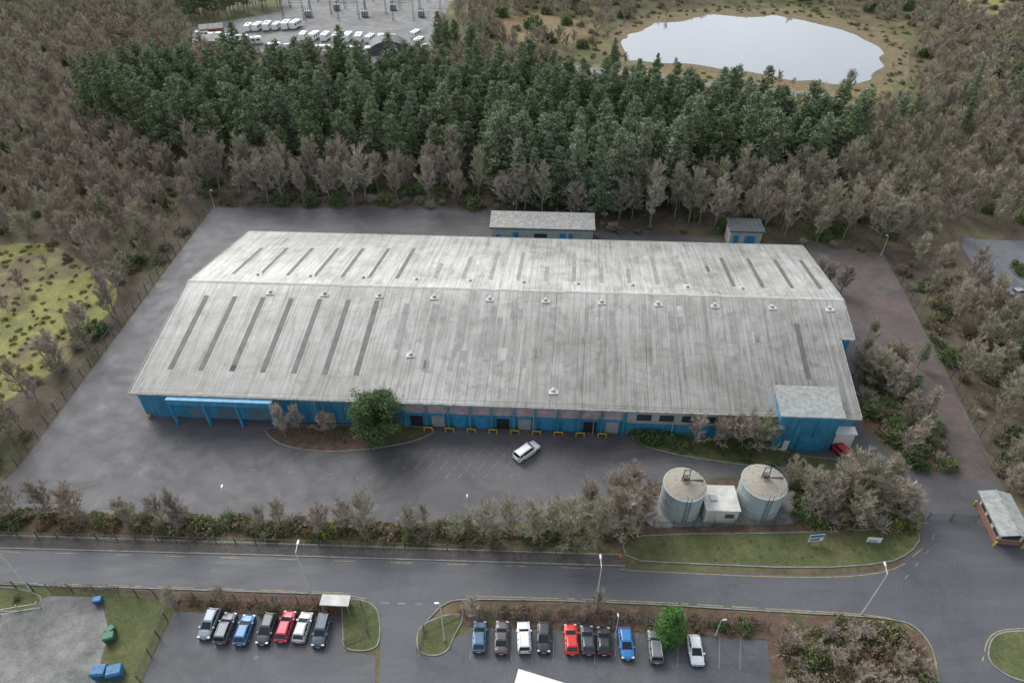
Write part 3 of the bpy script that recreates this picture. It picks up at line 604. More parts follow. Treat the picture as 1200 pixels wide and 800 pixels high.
# ------------------------------------------------------------ cars
paints={}
def paint(c):
    if c not in paints:
        m,nt,b=new_mat('car_paint'); b.inputs['Base Color'].default_value=(*c,1); b.inputs['Roughness'].default_value=.4; b.inputs['Metallic'].default_value=.15
        b.inputs['Coat Weight'].default_value=.5; b.inputs['Coat Roughness'].default_value=.12; paints[c]=m
    return paints[c]
def car(name,gx,gy,rz,c,L=4.3,W=1.8,Hh=1.48,kind='hatch'):
    mb=MB(); h=L/2; w=W/2
    st=[(-h,.80,.42,.72),(-h+.07,.92,.28,.86),(-h+.35,.98,.24,.94),(-h+.9,1,.22,.96),(-.5,1,.22,.95),(.5,1,.22,.95),(h-1.15,.99,.22,.95),(h-.75,.97,.22,.90),(h-.3,.92,.25,.80),(h-.06,.80,.3,.66),(h,.62,.4,.55)]
    up=(Hh-1.46)*.6
    rings=[]
    for x,k,zb,zt in st:
        zt+=up; ww=w*k
        rings.append([(x,-ww*.9,zb),(x,-ww,zb+.16),(x,-ww,zt-.2),(x,-ww*.93,zt-.05),(x,-ww*.5,zt+.02),(x,ww*.5,zt+.02),(x,ww*.93,zt-.05),(x,ww,zt-.2),(x,ww,zb+.16),(x,ww*.9,zb)])
    n=10; vs=[p for r_ in rings for p in r_]
    fs=[(k*n+i,k*n+(i+1)%n,(k+1)*n+(i+1)%n,(k+1)*n+i) for k in range(len(rings)-1) for i in range(n)]
    fs+=[tuple(range(n)),tuple((len(rings)-1)*n+i for i in range(n-1,-1,-1))]
    mb.add(vs,fs,0)
    zb=.93+up; zt=Hh-.05
    if kind=='hatch': rb,fb,rt,ft=-h+.22,h-1.0,-h+.62,h-1.95
    elif kind=='suv': rb,fb,rt,ft=-h+.12,h-1.1,-h+.38,h-1.85
    else: rb,fb,rt,ft=-h+.75,h-1.15,-h+1.4,h-2.05
    wb,wt=w*.90,w*.72
    B=[(rb,-wb*.9,zb),(fb,-wb*.85,zb),(fb,wb*.85,zb),(rb,wb*.9,zb)]; T_=[(rt,-wt,zt),(ft,-wt*.98,zt),(ft,wt*.98,zt),(rt,wt,zt)]
    mb.add(B+T_,[(0,1,5,4),(1,2,6,5),(2,3,7,6),(3,0,4,7)],1)
    ro=[(rt-.06,-wt-.03,zt-.01),(ft+.1,-wt,zt-.03),(ft+.1,wt,zt-.03),(rt-.06,wt+.03,zt-.01)]
    ri=[(rt+.12,-wt+.16,zt+.055),(ft-.15,-wt+.16,zt+.055),(ft-.15,wt-.16,zt+.055),(rt+.12,wt-.16,zt+.055)]
    mb.add(ro+ri,[(4,5,6,7),(0,1,5,4),(1,2,6,5),(2,3,7,6),(3,0,4,7),(3,2,1,0)],0)
    for i in range(4): mb.tube(B[i],T_[i],.055,.05,5,0)
    for s in(-1,1):
        xm=(rb+fb)/2-.05; mb.tube((xm,s*wb*.95,zb),(xm-.02,s*(wt+.01),zt),.045,.045,4,2)
        if kind!='saloon': xm=rb+.75; mb.tube((xm,s*wb*.92,zb),(xm+.1,s*(wt+.01),zt),.06,.05,4,0)
        mb.box(fb-.45,fb-.25,s*w*1.02-.1,s*w*1.02+.1,zb-.02,zb+.12,0)
        for xw in(-h+.78,h-.85):
            mb.tube((xw,s*(w-.12),.33),(xw,s*(w+.006),.33),.40,.40,16,2,True)
            mb.tube((xw,s*(w-.1),.32),(xw,s*(w+.02),.32),.32,.32,16,3,True)
            mb.tube((xw,s*(w+.0),.32),(xw,s*(w+.03),.32),.2,.18,10,4,True)
        mb.box(h-.28,h-.09,s*w*.72-.17,s*w*.72+.17,.60+up,.75+up,5)
        mb.box(-h+.0,-h+.09,s*w*.74-.14,s*w*.74+.14,.68+up,.86+up,6)
        if kind=='suv': mb.tube((rt+.1,s*(wt-.08),zt+.1),(ft-.1,s*(wt-.08),zt+.1),.03,.03,5,4)
    mb.box(-h-.02,-h+.05,-.26,.26,.5,.62,7); mb.box(h-.03,h+.02,-.26,.26,.42,.53,7); mb.box(h-.06,h+.012,-.5,.5,.54,.64,2)
    mb.box(-h+.02,h-.02,-w*.85,w*.85,.16,.26,2)
    x,y,_=G(gx,gy)
    return build(mb,name,[paint(c),M['glass'],M['black'],M['rubber'],M['steel'],M['head'],M['tail'],M['white']],(x,y,.03),rz)
up=math.pi/2
L1=[(247,733,(.22,.26,.30),'hatch'),(266,738,(.09,.10,.12),'suv'),(288,740,(.03,.14,.32),'hatch'),(314,739,(.05,.055,.06),'hatch'),(336,736,(.45,.02,.05),'hatch'),(356,737,(.45,.46,.47),'hatch'),(378,741,(.06,.08,.11),'suv')]
for i,(x,y,c,k) in enumerate(L1): car('parked_car',x,y,up-.06+random.uniform(-.04,.04)+(0 if i%3 else math.pi),c,random.uniform(3.9,4.4),1.78,1.62 if k=='suv' else 1.48,k)
L2=[(562,748,(.07,.15,.24),'hatch',4.1),(588,749,(.07,.07,.075),'saloon',4.4),(614,749,(.72,.72,.73),'suv',4.1),(637,749,(.04,.045,.05),'hatch',4.0),(669,751,(.60,.03,.02),'hatch',4.0),(688,752,(.05,.055,.07),'hatch',3.8),(707,753,(.02,.022,.025),'hatch',3.7),(733,756,(.04,.20,.48),'hatch',4.1),(767,760,(.16,.17,.18),'suv',4.2),(814,764,(.74,.74,.76),'hatch',3.9)]
for i,(x,y,c,k,L) in enumerate(L2): car('parked_car',x,y,up-.02+random.uniform(-.05,.05)+(math.pi if i in(3,7,9) else 0),c,L,1.78,1.6 if k=='suv' else 1.47,k)
car('white_suv',617,532,math.radians(42),(.78,.78,.78),4.8,1.95,1.8,'suv')
car('parked_car',982,528,up+.5,(.5,.02,.04),4.2,1.8,1.5,'hatch')
car('parked_car',1194,345,.2,(.3,.3,.32)); 
# ------------------------------------------------------------ caravans, nissen hut, sheds, substation
mb=MB(); pr=[(-3,.5),(-3,.9),(-2.75,2.3),(-2.5,2.6),(2.5,2.6),(2.85,2.3),(3.1,1.3),(3,.5)]
n=len(pr); mb.add([(x,-1.15,z) for x,z in pr]+[(x,1.15,z) for x,z in pr],[tuple(range(n)),tuple(range(2*n-1,n-1,-1))]+[(i,n+i,n+(i+1)%n,(i+1)%n) for i in range(n)],0)
for s in(-1.16,1.155):
    for a in (-2.2,-.5,1.2): mb.box(a,a+1,s,s+.01,1.4,2.1,1)
    mb.tube((0,s*1.0,.33),(0,s*.9,.33),.33,.33,10,2,True)
mb.tube((3,0,.5),(4.2,0,.5),.06,.06,5,3); mb.box(-.5,.5,-.35,.35,2.61,2.72,1); mb.box(2.93,3.0,-.9,.9,1.4,2.1,1)
cv=mb.mesh('caravan',[M['white'],M['wglass'],M['rubber'],M['steel']])
def cav(gx,gy,rz): x,y,_=G(gx,gy); obj('caravan',cv,(x,y,0),rz,random.uniform(.9,1.15))
for i in range(6): cav(292+i*11,36-i*.6,1.4+random.uniform(-.15,.15))
for i in range(9): cav(356+i*13,46+i*.5,1.5+random.uniform(-.25,.25))
for i in range(5): cav(238+i*15,44+i*2.0,.2+random.uniform(-.2,.2))
for i in range(4): cav(322+i*19,58+i*1.2,.3+random.uniform(-.5,.5))
for i in range(3): cav(415+i*22,62+i,.1+random.uniform(-.3,.3))
for i in range(3): cav(487+i*4,44+i*9,1.2)
def shed(name,gx,gy,w,d,h,rz,roof,wall):
    x,y,_=G(gx,gy); e=empty(name,(x,y,0),rz); mb=MB(); mb.box(-w/2,w/2,-d/2,d/2,0,h,0); 
    for s in(-1,1): mb.add([(s*w/2,-d/2,h),(s*w/2,d/2,h),(s*w/2,0,h+1.3)],[(0,1,2)],0)
    mb.box(-w*.2,w*.2,-d/2-.05,-d/2-.01,0,h*.8,1); build(mb,'walls',[wall,M['dark']],parent=e)
    mb=MB()
    for s in(-1,1): mb.hexa([(-w/2-.3,0,h+1.31),(w/2+.3,0,h+1.31),(w/2+.3,s*(d/2+.4),h+.02),(-w/2-.3,s*(d/2+.4),h+.02),(-w/2-.3,0,h+1.5),(w/2+.3,0,h+1.5),(w/2+.3,s*(d/2+.4),h+.2),(-w/2-.3,s*(d/2+.4),h+.2)],0)
    build(mb,'roof',[roof],parent=e)
shed('storage_shed',262,55,20,7,3,-.1,M['sheet'],M['greyclad']); shed('storage_shed',345,66,14,6,3,.1,M['ribdark'],M['greyclad']); shed('storage_shed',250,41,9,5,3,.3,M['sheet'],M['brick']); shed('storage_shed',405,72,16,6,3,-.05,M['ribroof'],M['cream'])
x,y,_=G(455,60); mb=MB(); k=16; R=7
for s in range(6):
    y0=-5+s*1.7
    vs=[(R*math.cos(math.pi*i/k)*1.15,yy,R*.72*math.sin(math.pi*i/k)) for yy in(y0,y0+1.62) for i in range(k+1)]
    mb.add(vs,[(i,i+1,k+2+i,k+1+i) for i in range(k)],0)
for yy in(-4.99,5.1): 
    vs=[(R*math.cos(math.pi*i/k)*1.13,yy,R*.7*math.sin(math.pi*i/k)) for i in range(k+1)]; mb.add(vs,[tuple(range(k+1))],1)
mb.box(-2,2,-5.1,-5.0,0,3.6,2); build(mb,'nissen_hut',[M['ribdark'],M['darksteel'],M['dark']],(x,y,0),.15)
def gantry(gx,gy,w,h,rz):
    x,y,_=G(gx,gy); mb=MB()
    for s in(-w/2,w/2):
        for a in(-.4,.4): mb.tube((s+a,-.4,0),(s+a*.5,-.1,h),.07,.06,4,0); mb.tube((s+a,.4,0),(s+a*.5,.1,h),.07,.06,4,0)
        for i in range(5): mb.tube((s-.4,0,i*h/5),(s+.4,0,(i+1)*h/5),.05,.05,4,0); mb.tube((s+.4,0,i*h/5),(s-.4,0,(i+1)*h/5),.05,.05,4,0)
    mb.tube((-w/2,0,h),(w/2,0,h),.09,.09,4,0); mb.tube((-w/2,0,h-.8),(w/2,0,h-.8),.09,.09,4,0)
    for i in range(int(w)): mb.tube((-w/2+i,0,h-.8),(-w/2+i+1,0,h),.04,.04,4,0)
    for i in range(3): mb.tube((-w/3+i*w/3,0,h-.8),(-w/3+i*w/3,0,h-2.2),.12,.12,6,1)
    build(mb,'substation_gantry',[M['darksteel'],M['steel']],(x,y,0),rz)
for i in range(6): gantry(345+i*32,24-(i%2)*6,9,8,.1)
for i in range(6): gantry(352+i*32,10-(i%2)*8,9,8,.1)
for i in range(5):
    x,y,_=G(362+i*33,20-(i%2)*8); mb=MB(); mb.box(-1.5,1.5,-1,1,.3,2.6,0)
    for s in(-1,0,1): mb.tube((s,0,2.6),(s,0,3.8),.18,.1,8,1,True)
    for s in range(5): mb.box(-1.3+s*.6,-1.0+s*.6,-1.5,-1.02,.5,2.2,0)
    build(mb,'transformer',[M['greyclad'],M['darksteel']],(x,y,0),.1)
# ------------------------------------------------------------ vegetation meshes
def rdir(el,az): return Vector((math.cos(el)*math.cos(az),math.cos(el)*math.sin(az),math.sin(el)))
def bare_tree(seed,h,r,nl=15,upr=.7,tw=.04,nt_=7,subs=4,low=.18,ls=1.0):
    R=random.Random(seed); mb=MB()
    def twigtri(p,d,L,wd,t):
        s=d.cross(Vector((R.uniform(-1,1),R.uniform(-1,1),R.uniform(-1,1)))).normalized()*wd
        mb.add([p+s,p-s,p+d*L],[(0,1,2)],1,t)
    p=Vector((0,0,0)); tops=[]; ns=6
    for i in range(ns):
        q=p+Vector((R.uniform(-.25,.25),R.uniform(-.25,.25),h*.8/ns)); r0=.17*h/10*(1-i/ns*.8); r1=.17*h/10*(1-(i+1)/ns*.8)
        mb.tube(p,q,r0,r1,5,0); tops.append((p.copy(),q.copy())); p=q
    for k in range(nl):
        f=low+(.98-low)*(k/(nl-1))**.9; i=min(ns-1,int(f*ns)); a,b=tops[i]; s=a.lerp(b,f*ns-i if f*ns-i<=1 else 1)
        az=k*2.4+R.uniform(-.4,.4); el=upr*(.55+.6*f)+R.uniform(-.15,.2); L=r*(1.15-.5*f)*R.uniform(.8,1.25)
        d=rdir(el,az); pp=s; segs=4
        for j in range(segs):
            d=(d+Vector((R.uniform(-.2,.2),R.uniform(-.2,.2),.14))).normalized(); q=pp+d*L/segs
            mb.tube(pp,q,.075*(1-j/segs)+.015,.075*(1-(j+1)/segs)+.012,3,0)
            for m_ in range(subs):
                sp=pp.lerp(q,R.random()); dd=(d+Vector((R.uniform(-1,1),R.uniform(-1,1),R.uniform(-.2,.8)))*.9).normalized(); l2=L*.36*R.uniform(.6,1.2)
                t=R.uniform(.75,1.25); sq=sp+dd*l2
                twigtri(sp,dd,l2,.035,t)
                for g in range(nt_):
                    p3=sp.lerp(sq,R.uniform(.15,1)); d3=(dd+Vector((R.uniform(-1,1),R.uniform(-1,1),R.uniform(-.3,.9)))*.8).normalized(); l3=ls*R.uniform(.6,1.3)*r/3.6
                    twigtri(p3,d3,l3,tw,t*R.uniform(.8,1.2))
                    twigtri(p3+d3*l3*.35,(d3+Vector((R.uniform(-1,1),R.uniform(-1,1),R.uniform(-.3,.8)))*.8).normalized(),l3*.6,tw*.75,t*R.uniform(.8,1.25))
            pp=q
    return mb
def conifer(seed,h,r,base=.25,shape='cone',leaf=.42,per=22,wh=.95,mi=1,nb=6):
    R=random.Random(seed); mb=MB()
    mb.tube((0,0,0),(0,0,h*.6),.2*h/16,.12*h/16,6,0); mb.tube((0,0,h*.6),(0,0,h*.98),.12*h/16,.03,5,0)
    z=base*h
    while z<h*.99:
        t=(z-base*h)/(h-base*h)
        if shape=='cone': rr=r*(1-t)**.75+.25
        elif shape=='spire': rr=r*(1-t)**1.0+.15
        else: rr=r*math.sqrt(max(.05,1-(1.7*t-.62)**2)) if t<.95 else r*.35
        for k in range(nb):
            az=R.uniform(0,6.283); L=rr*R.uniform(.6,1.2); el={'cone':.15,'spire':-.15,'round':.35}[shape]+t*.5
            d=rdir(el,az); s=Vector((0,0,z+R.uniform(-.4,.4))); q=s+d*L
            mb.tube(s,q,.06,.02,3,0)
            ncl=2 if L>1.4 else 1
            if L>3: ncl=3
            for c in range(ncl):
                f=1-.33*c*R.uniform(.7,1.3); cc=s.lerp(q,max(.2,f)); cr=(.5+.14*L)*R.uniform(.7,1.2)*(.8 if c else 1)
                n=int(per*R.uniform(.7,1.3)); pts=RS.normal(size=(n,3))*np.array([cr,cr,cr*.5])*.55+np.array(cc)
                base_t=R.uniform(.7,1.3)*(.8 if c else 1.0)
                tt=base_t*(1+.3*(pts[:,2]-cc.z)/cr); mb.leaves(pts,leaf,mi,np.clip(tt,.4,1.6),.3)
        z+=wh*R.uniform(.8,1.2)
    return mb
def shrub(seed,leaf=.13,nc=34,per=42,ht=1.0):
    R=random.Random(seed); mb=MB()
    for i in range(10):
        d=rdir(R.uniform(.4,1.4),R.uniform(0,6.28)); mb.tube((0,0,0),d*R.uniform(.7,1.1),.03,.01,3,0)
    for i in range(nc):
        el=math.asin(R.random()); az=R.uniform(0,6.283); c=rdir(el,az)*R.uniform(.45,1.0); c.z*=ht; cr=R.uniform(.16,.34)
        pts=RS.normal(size=(per,3))*cr*.6+np.array(c); pts[:,2]=np.abs(pts[:,2])
        mb.leaves(pts,leaf,1,R.uniform(.6,1.35),0)
    return mb
def twigshrub(seed):
    R=random.Random(seed); mb=MB()
    for i in range(150):
        d=rdir(R.uniform(.35,1.5),R.uniform(0,6.28)); L=R.uniform(.6,1.1); p=Vector((R.uniform(-.3,.3),R.uniform(-.3,.3),0)); q=p+d*L; t=R.uniform(.7,1.25)
        s=d.orthogonal()*.018; mb.add([p+s,p-s,q],[(0,1,2)],1,t)
        for g in range(6):
            d3=(d+Vector((R.uniform(-1,1),R.uniform(-1,1),R.uniform(-.3,.8)))*.8).normalized(); p3=p.lerp(q,R.uniform(.4,1)); s=d3.orthogonal()*.014
            mb.add([p3+s,p3-s,p3+d3*R.uniform(.2,.4)],[(0,1,2)],1,t)
    return mb
bt=[bare_tree(i+1,[10,11,12,9,13][i],[3.6,4.0,3.8,3.8,4.1][i],17,[.8,.7,.95,.6,.85][i],.038) for i in range(5)]
bw=[bare_tree(i+11,[12,13,14,11][i],[3.6,3.4,3.7,3.5][i],15,[.95,.85,1.0,.75][i],.055,5,4,.3) for i in range(4)]
bp=[bare_tree(i+31,[9,10,11,8.5][i],[3.5,3.3,3.6,3.4][i],14,[.85,.8,.95,.7][i],.055,5,4,.2) for i in range(4)]
bf=[bare_tree(i+51,[8,9,10][i],[3.8,3.6,3.9][i],11,[.8,.9,.7][i],.11,4,3,.15,1.1) for i in range(3)]
bt_me=[b_.mesh('bare_tree',[M['bark'],M['twig']]) for b_ in bt]
bp5=[b_.mesh('birch_tree',[M['bark'],M['ptwig']]) for b_ in bt[:3]]
bw_me=[b_.mesh('woodland_tree',[M['bark'],M['twig']]) for b_ in bw]+[bp[0].mesh('woodland_tree',[M['bark'],M['ptwig']])]
bp_me=[b_.mesh('birch_tree',[M['bark'],M['ptwig'] if i<3 else M['twig']]) for i,b_ in enumerate(bp)]
bf_me=[b_.mesh('scrub_tree',[M['bark'],M['ptwig'] if i==1 else M['twig']]) for i,b_ in enumerate(bf)]
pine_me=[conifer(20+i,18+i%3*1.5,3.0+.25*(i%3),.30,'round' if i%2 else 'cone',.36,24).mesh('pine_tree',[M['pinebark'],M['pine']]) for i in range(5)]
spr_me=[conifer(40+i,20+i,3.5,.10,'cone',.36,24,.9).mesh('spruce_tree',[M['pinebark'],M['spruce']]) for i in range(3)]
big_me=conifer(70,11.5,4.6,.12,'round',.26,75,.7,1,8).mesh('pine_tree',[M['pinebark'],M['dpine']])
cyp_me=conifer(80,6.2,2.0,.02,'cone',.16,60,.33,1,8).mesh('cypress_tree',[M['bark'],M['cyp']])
sh_me=[shrub(90+i,.15,30,30).mesh('shrub',[M['bark'],M['shrub']]) for i in range(3)]
br_me=[shrub(95+i,.15,28,28).mesh('bramble',[M['bark'],M['bramble']]) for i in range(2)]+[twigshrub(98+i).mesh('bramble',[M['bark'],M['twig'] if i else M['ptwig']]) for i in range(2)]
go_me=[shrub(110+i,.13,36,40,1.1).mesh('evergreen_shrub',[M['bark'],M['gorse']]) for i in range(2)]
yg_me=shrub(120,.12,36,46,1.1).mesh('bright_shrub',[M['bark'],M['ygreen']])
ts_me=[shrub(130+i,.2,12,20,.5).mesh('tussock',[M['bark'],M['tuss']]) for i in range(2)]
def coll(name,mes):
    c=bpy.data.collections.new(name)
    for i,me in enumerate(mes): c.objects.link(bpy.data.objects.new('%s_%02d'%(name,i),me))
    return c
C={'bare':coll('bare_tree_kit',bw_me),'birch':coll('birch_tree_kit',bp_me),'scrub':coll('scrub_tree_kit',bf_me),'pine':coll('pine_tree_kit',pine_me),'spruce':coll('spruce_tree_kit',spr_me),
 'shrub':coll('shrub_kit',sh_me),'bramble':coll('bramble_kit',br_me),'gorse':coll('evergreen_kit',go_me),'tuss':coll('tussock_kit',ts_me)}
def inside(px,py,poly):
    c=np.zeros(len(px),bool); n=len(poly)
    for i in range(n):
        x1,y1=poly[i];x2,y2=poly[(i+1)%n]
        cond=((y1>py)!=(y2>py)); xi=(x2-x1)*(py-y1)/((y2-y1) if y2!=y1 else 1e-9)+x1
        c^=cond&(px<xi)
    return c
def scatter(name,gp,spacing,key,s0,s1,excl=(),keep=1.0,z=0.0):
    poly=GL(*gp); xs=[p[0] for p in poly]; ys=[p[1] for p in poly]
    gx,gy=np.meshgrid(np.arange(min(xs),max(xs),spacing),np.arange(min(ys),max(ys),spacing)); gx=gx.ravel().astype(float);gy=gy.ravel().astype(float)
    gx+=RS.uniform(-.48,.48,len(gx))*spacing; gy+=RS.uniform(-.48,.48,len(gy))*spacing
    k=inside(gx,gy,poly)
    for e_ in excl: k&=~inside(gx,gy,GL(*e_))
    k&=RS.rand(len(gx))<keep
    gx=gx[k];gy=gy[k]; n=len(gx)
    if n==0: return
    me=bpy.data.meshes.new(name); me.from_pydata([(a,b,z) for a,b in zip(gx,gy)],[],[])
    at=me.attributes.new('rz','FLOAT','POINT'); at.data.foreach_set('value',RS.uniform(0,6.283,n))
    at=me.attributes.new('sc','FLOAT','POINT'); at.data.foreach_set('value',RS.uniform(s0,s1,n))
    nk=len(C[key].objects); at=me.attributes.new('ix','INT','POINT'); at.data.foreach_set('value',RS.randint(0,nk,n).astype(np.int32))
    o=obj(name,me); ng=bpy.data.node_groups.new(name,'GeometryNodeTree')
    ng.interface.new_socket('Geometry',in_out='INPUT',socket_type='NodeSocketGeometry'); ng.interface.new_socket('Geometry',in_out='OUTPUT',socket_type='NodeSocketGeometry')
    nn=ng.nodes; gi=nn.new('NodeGroupInput'); go=nn.new('NodeGroupOutput'); ip=nn.new('GeometryNodeInstanceOnPoints'); ci=nn.new('GeometryNodeCollectionInfo')
    ci.inputs['Collection'].default_value=C[key]; ci.inputs['Separate Children'].default_value=True; ci.inputs['Reset Children'].default_value=True
    def na(nm,ty): q=nn.new('GeometryNodeInputNamedAttribute'); q.data_type=ty; q.inputs['Name'].default_value=nm; return q.outputs['Attribute']
    cx=nn.new('ShaderNodeCombineXYZ'); L=ng.links.new
    L(na('rz','FLOAT'),cx.inputs['Z']); L(gi.outputs[0],ip.inputs['Points']); L(ci.outputs[0],ip.inputs['Instance']); ip.inputs['Pick Instance'].default_value=True
    L(na('ix','INT'),ip.inputs['Instance Index']); L(cx.outputs[0],ip.inputs['Rotation']); L(na('sc','FLOAT'),ip.inputs['Scale']); L(ip.outputs[0],go.inputs[0])
    md=o.modifiers.new('scatter','NODES'); md.node_group=ng
    print(name,n); return o
left=[(-130,560),(-110,150),(110,145),(225,205),(245,232),(130,385),(15,545),(-20,600),(-130,600)]
con=[(95,142),(200,116),(350,110),(500,120),(640,126),(760,132),(860,153),(1000,190),(1000,222),(850,235),(720,240),(560,240),(540,218),(350,212),(230,195),(145,172)]
scatter('conifer_woodland',con,5.2,'pine',.72,1.12)
scatter('spruce_woodland',[(560,242),(575,200),(720,200),(800,205),(790,245),(700,258)],5.4,'spruce',.75,1.1)
scatter('spruce_woodland',[(830,175),(1000,196),(998,215),(860,215)],5.5,'spruce',.65,.9)
scatter('spruce_woodland',[(200,150),(500,150),(700,160),(500,205),(250,185)],11,'spruce',.8,1.05)
scatter('bare_woodland',[(225,205),(350,212),(540,220),(572,238),(700,258),(720,238),(850,233),(1000,220),(1040,292),(940,282),(860,270),(700,265),(570,243),(250,239)],4.4,'bare',.85,1.2)
scatter('ivy_undergrowth',[(225,205),(350,212),(540,220),(700,262),(1000,240),(1040,292),(860,270),(570,243),(250,239)],9,'gorse',1.5,3.0)
scatter('birch_woodland',left,4.6,'birch',.55,.9,[mead],.95)
scatter('evergreen_scrub',left,12,'gorse',1.2,3.0,[mead])
scatter('meadow_scrub',mead,7,'birch',.3,.6,keep=.35)
scatter('meadow_bramble',mead,6,'bramble',.6,1.5,keep=.4)
scatter('meadow_tussocks',mead,2.2,'tuss',.4,.9,keep=.55)
scatter('bare_woodland',[(1000,192),(1010,140),(1280,105),(1280,275),(1120,268),(1105,300),(1048,294),(1000,222)],5.0,'bare',.6,.95)
scatter('evergreen_scrub',[(1000,192),(1010,140),(1280,105),(1280,275),(1120,268),(1105,300),(1048,294)],14,'gorse',1.4,3.2)
scatter('spruce_woodland',[(1010,150),(1200,110),(1200,150),(1040,190)],16,'pine',.5,.75,keep=.6)
scatter('bare_woodland',[(1052,302),(1112,300),(1150,345),(1215,378),(1280,395),(1280,640),(1215,602),(1185,572)],4.4,'bare',.5,.8)
scatter('evergreen_scrub',[(1060,330),(1110,320),(1215,385),(1280,400),(1280,640),(1215,602),(1185,572)],6.5,'gorse',1.2,2.6,keep=.7)
scatter('bare_woodland',[(-240,150),(-220,-30),(180,-40),(225,20),(215,62),(330,80),(640,85),(640,125),(350,108),(200,114),(95,140)],5.4,'scrub',.6,1.05,keep=.9)
scatter('evergreen_scrub',[(-200,150),(-200,-20),(180,-30),(215,62),(105,140)],22,'gorse',2,4.5)
far=[(500,68),(530,20),(560,-25),(1000,-35),(1350,-35),(1350,105),(1010,145),(1000,190),(860,155),(760,134),(640,128),(640,90)]
lk=[(685,60),(712,34),(755,16),(830,2),(940,2),(1010,14),(1066,36),(1082,70),(1078,95),(1056,122),(1010,132),(930,134),(860,132),(690,112),(640,88),(650,70)]
scatter('distant_scrub',far,5.6,'scrub',.5,.9,[lk,[(570,22),(640,16),(700,30),(690,52),(600,48)],[(1090,-8),(1400,-14),(1400,52),(1230,30),(1140,16)]],.75)
scatter('distant_evergreens',far,22,'gorse',2,4.5,[lk])
scatter('distant_bramble',far,7.5,'bramble',1.2,2.6,[lk],.5)
scatter('lakeside_scrub',[(700,108),(780,118),(860,131),(930,134),(860,150),(760,134),(700,125)],5,'scrub',.35,.6)
scatter('lakeside_bushes',lk,11,'scrub',.2,.5,[[(725,58),(735,38),(770,24),(832,14),(940,18),(990,30),(1040,55),(1040,85),(1018,98),(985,104),(925,97),(800,78),(735,74)]],.5)
scatter('lakeside_reeds',lk,4.5,'tuss',.8,1.8,[[(722,58),(732,38),(768,24),(832,14),(940,18),(990,30),(1040,52),(1042,85),(1022,98),(985,105),(925,98),(800,78),(735,74)]],.6)
scatter('distant_conifers',[(215,32),(330,10),(335,2),(220,10)],5,'pine',.6,.75)
scatter('distant_conifers',[(505,80),(560,84),(560,66),(515,58)],7,'pine',.6,.8)
scatter('undergrowth',left,5.5,'bramble',.9,1.9,[mead],.5)
scatter('undergrowth',[(225,225),(540,232),(700,262),(1040,294),(1040,300),(860,276),(700,272),(570,244),(250,241)],3.2,'bramble',.9,1.8)
scatter('undergrowth',[(1040,302),(1112,300),(1150,345),(1280,385),(1280,640),(1215,602),(1183,572)],4.8,'bramble',1.0,2.0)
hb=[(-150,602),(-30,600),(120,606),(400,615),(640,617),(742,592),(752,600),(740,630),(640,636),(400,629),(120,620),(-150,616)]
scatter('hedge_shrubs',hb,2.0,'shrub',.8,1.7)
scatter('hedge_shrubs',hb,4.0,'gorse',.7,1.6)
scatter('hedge_shrubs',hb,2.2,'bramble',1.0,1.9)
scatter('hedge_trees',hb,3.4,'birch',.35,.6,keep=.7)
hc=[(930,562),(1048,568),(1060,590),(1074,612),(1074,628),(960,622),(935,606)]
scatter('hedge_shrubs',hc,2.3,'shrub',.8,1.7); scatter('hedge_shrubs',hc,2.2,'bramble',1.2,2.1); scatter('hedge_shrubs',hc,4,'gorse',1.0,2.0); scatter('hedge_trees',hc,3.8,'bare',.45,.65)
scatter('bed_shrubs',[(738,503),(900,514),(905,530),(1050,549),(900,546),(800,533),(748,518)],2.4,'gorse',.7,1.5,keep=.7)
hd=[(1005,418),(1050,428),(1085,480),(1112,550),(1060,543),(1018,505)]
scatter('bed_shrubs',hd,2.8,'gorse',1.0,2.2); scatter('bed_shrubs',hd,2.8,'bramble',1.0,2.0); scatter('bed_trees',hd,5,'bare',.45,.65)
scatter('island_shrubs',[(318,501),(420,503),(425,518),(380,526),(335,520)],1.8,'bramble',.4,.7,keep=.5)
he=[(912,755),(925,728),(1045,734),(1072,750),(1088,785),(1092,880),(912,880)]
scatter('bank_scrub',he,2.2,'bramble',1.1,1.9); scatter('bank_scrub',he,2.8,'shrub',.8,1.6); scatter('bank_trees',he,3.2,'birch',.3,.48)
scatter('verge_shrubs',[(210,704),(400,712),(400,721),(208,714)],1.6,'bramble',.5,.9)
scatter('verge_shrubs',[(545,712),(735,717),(900,728),(900,742),(735,734),(548,728)],1.6,'bramble',.5,1.0)
scatter('verge_shrubs',[(-20,698),(45,700),(40,706),(-20,708)],2.5,'shrub',.4,.8)
scatter('verge_tufts',[(735,640),(950,628),(1070,622),(1062,645),(950,662),(800,657)],1.5,'tuss',.12,.28,keep=.4,z=.12)
def tr(name,mes,gx,gy,hh,i=None):
    me=mes[i if i is not None else random.randrange(len(mes))] if isinstance(mes,list) else mes
    h0=max(v.co.z for v in me.vertices); x,y,_=G(gx,gy); obj(name,me,(x,y,.05),random.uniform(0,6.28),hh/h0)
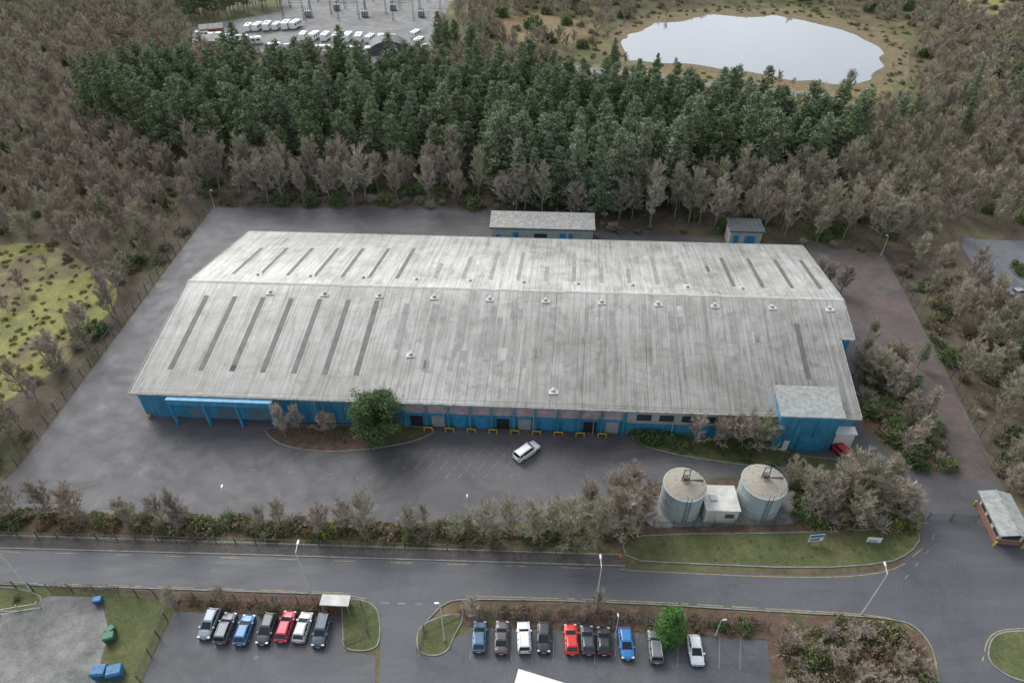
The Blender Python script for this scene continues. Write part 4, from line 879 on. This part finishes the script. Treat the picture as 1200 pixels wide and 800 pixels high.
for gx,gy,hh in [(95,612,9),(60,604,8),(18,602,8),(215,618,9),(150,612,6),(190,612,6.5),(330,614,6),(430,626,9.5),(405,622,7),(482,626,7),(570,634,10),(600,630,9),(625,632,9),(700,640,12),(668,636,11),(648,630,9),(758,598,7),(690,612,10.5),(720,600,10),
  (335,512,8.5),(352,506,7),(382,508,5.5),(812,522,7.5),(838,524,7.5),(866,527,9.5),(890,528,8.5),(850,520,7),
  (942,590,9),(975,590,10),(1010,588,10),(1040,600,8.5),(960,604,7.5),(1000,612,8),(1062,606,5.5),(925,570,7),(988,570,9),(1030,575,9),
  (955,330,7.5),(985,345,8),(968,338,7),(1006,430,9),(1024,452,9.5),(1040,466,8.5),(1015,410,8),(1062,500,6.5),(1045,440,8),(700,716,5.5),(686,722,4.5),(205,712,5.5),(262,706,4),(325,714,4),(555,722,5),(1180,575,6),(1195,560,7),(992,112,9)]:
    tr('bare_tree',bt_me,gx,gy,hh)
for gx,gy,hh in [(720,625,11),(1000,440,7),(742,612,9.5),(735,590,9.5),(732,630,11),(755,612,8)]: tr('birch_tree',bp5,gx,gy,hh)
tr('pine_tree',big_me,447,516,11.5); tr('cypress_tree',cyp_me,783,743,6.6)
for gx,gy,hh in [(1062,470,7),(1085,520,6),(1075,430,6),(1140,105,10),(718,88,13),(768,92,9),(128,262,9),(1190,420,8),(655,92,8)]:
    tr('conifer_tree',pine_me,gx,gy,hh)
for gx,gy,s in [(383,624,1.5),(1050,612,1.5),(1085,505,1.4)]: x,y,_=G(gx,gy); obj('bright_shrub',yg_me,(x,y,.05),1,s)
for gx,gy,s in [(765,516,2.0),(752,512,1.6),(785,519,1.6),(952,775,2.2),(870,735,1.3),(1192,318,2.2),(845,734,1.0)]: x,y,_=G(gx,gy); obj('evergreen_shrub',go_me[0],(x,y,.05),random.random()*6,s)
def hedge(gp,w_,h_,dens=90):
    pl=GL(*gp); mb=MB()
    for a,b in zip(pl[:-1],pl[1:]):
        L=math.hypot(b[0]-a[0],b[1]-a[1]); dx,dy=(b[0]-a[0])/L,(b[1]-a[1])/L; n=int(L*dens)
        s=RS.uniform(0,L,n); t=RS.uniform(-w_/2,w_/2,n); z=RS.uniform(.05,h_,n)*(1+.1*np.sin(s*1.3))
        P_=np.stack([a[0]+dx*s-dy*t,a[1]+dy*s+dx*t,z],1); mb.leaves(P_,.14,1,np.clip(.85+.3*np.sin(s*2.1)+RS.uniform(-.3,.3,n),.4,1.4))
        for i in range(int(L)): mb.tube((a[0]+dx*i,a[1]+dy*i,0),(a[0]+dx*i,a[1]+dy*i,h_*.9),.03,.02,3,0)
    build(mb,'clipped_hedge',[M['bark'],M['hedge']])
hedge([(208,708),(398,715)],1.2,1.3); hedge([(548,718),(735,723),(898,733)],1.5,1.4); hedge([(60,689),(140,692)],.8,1.0,60)
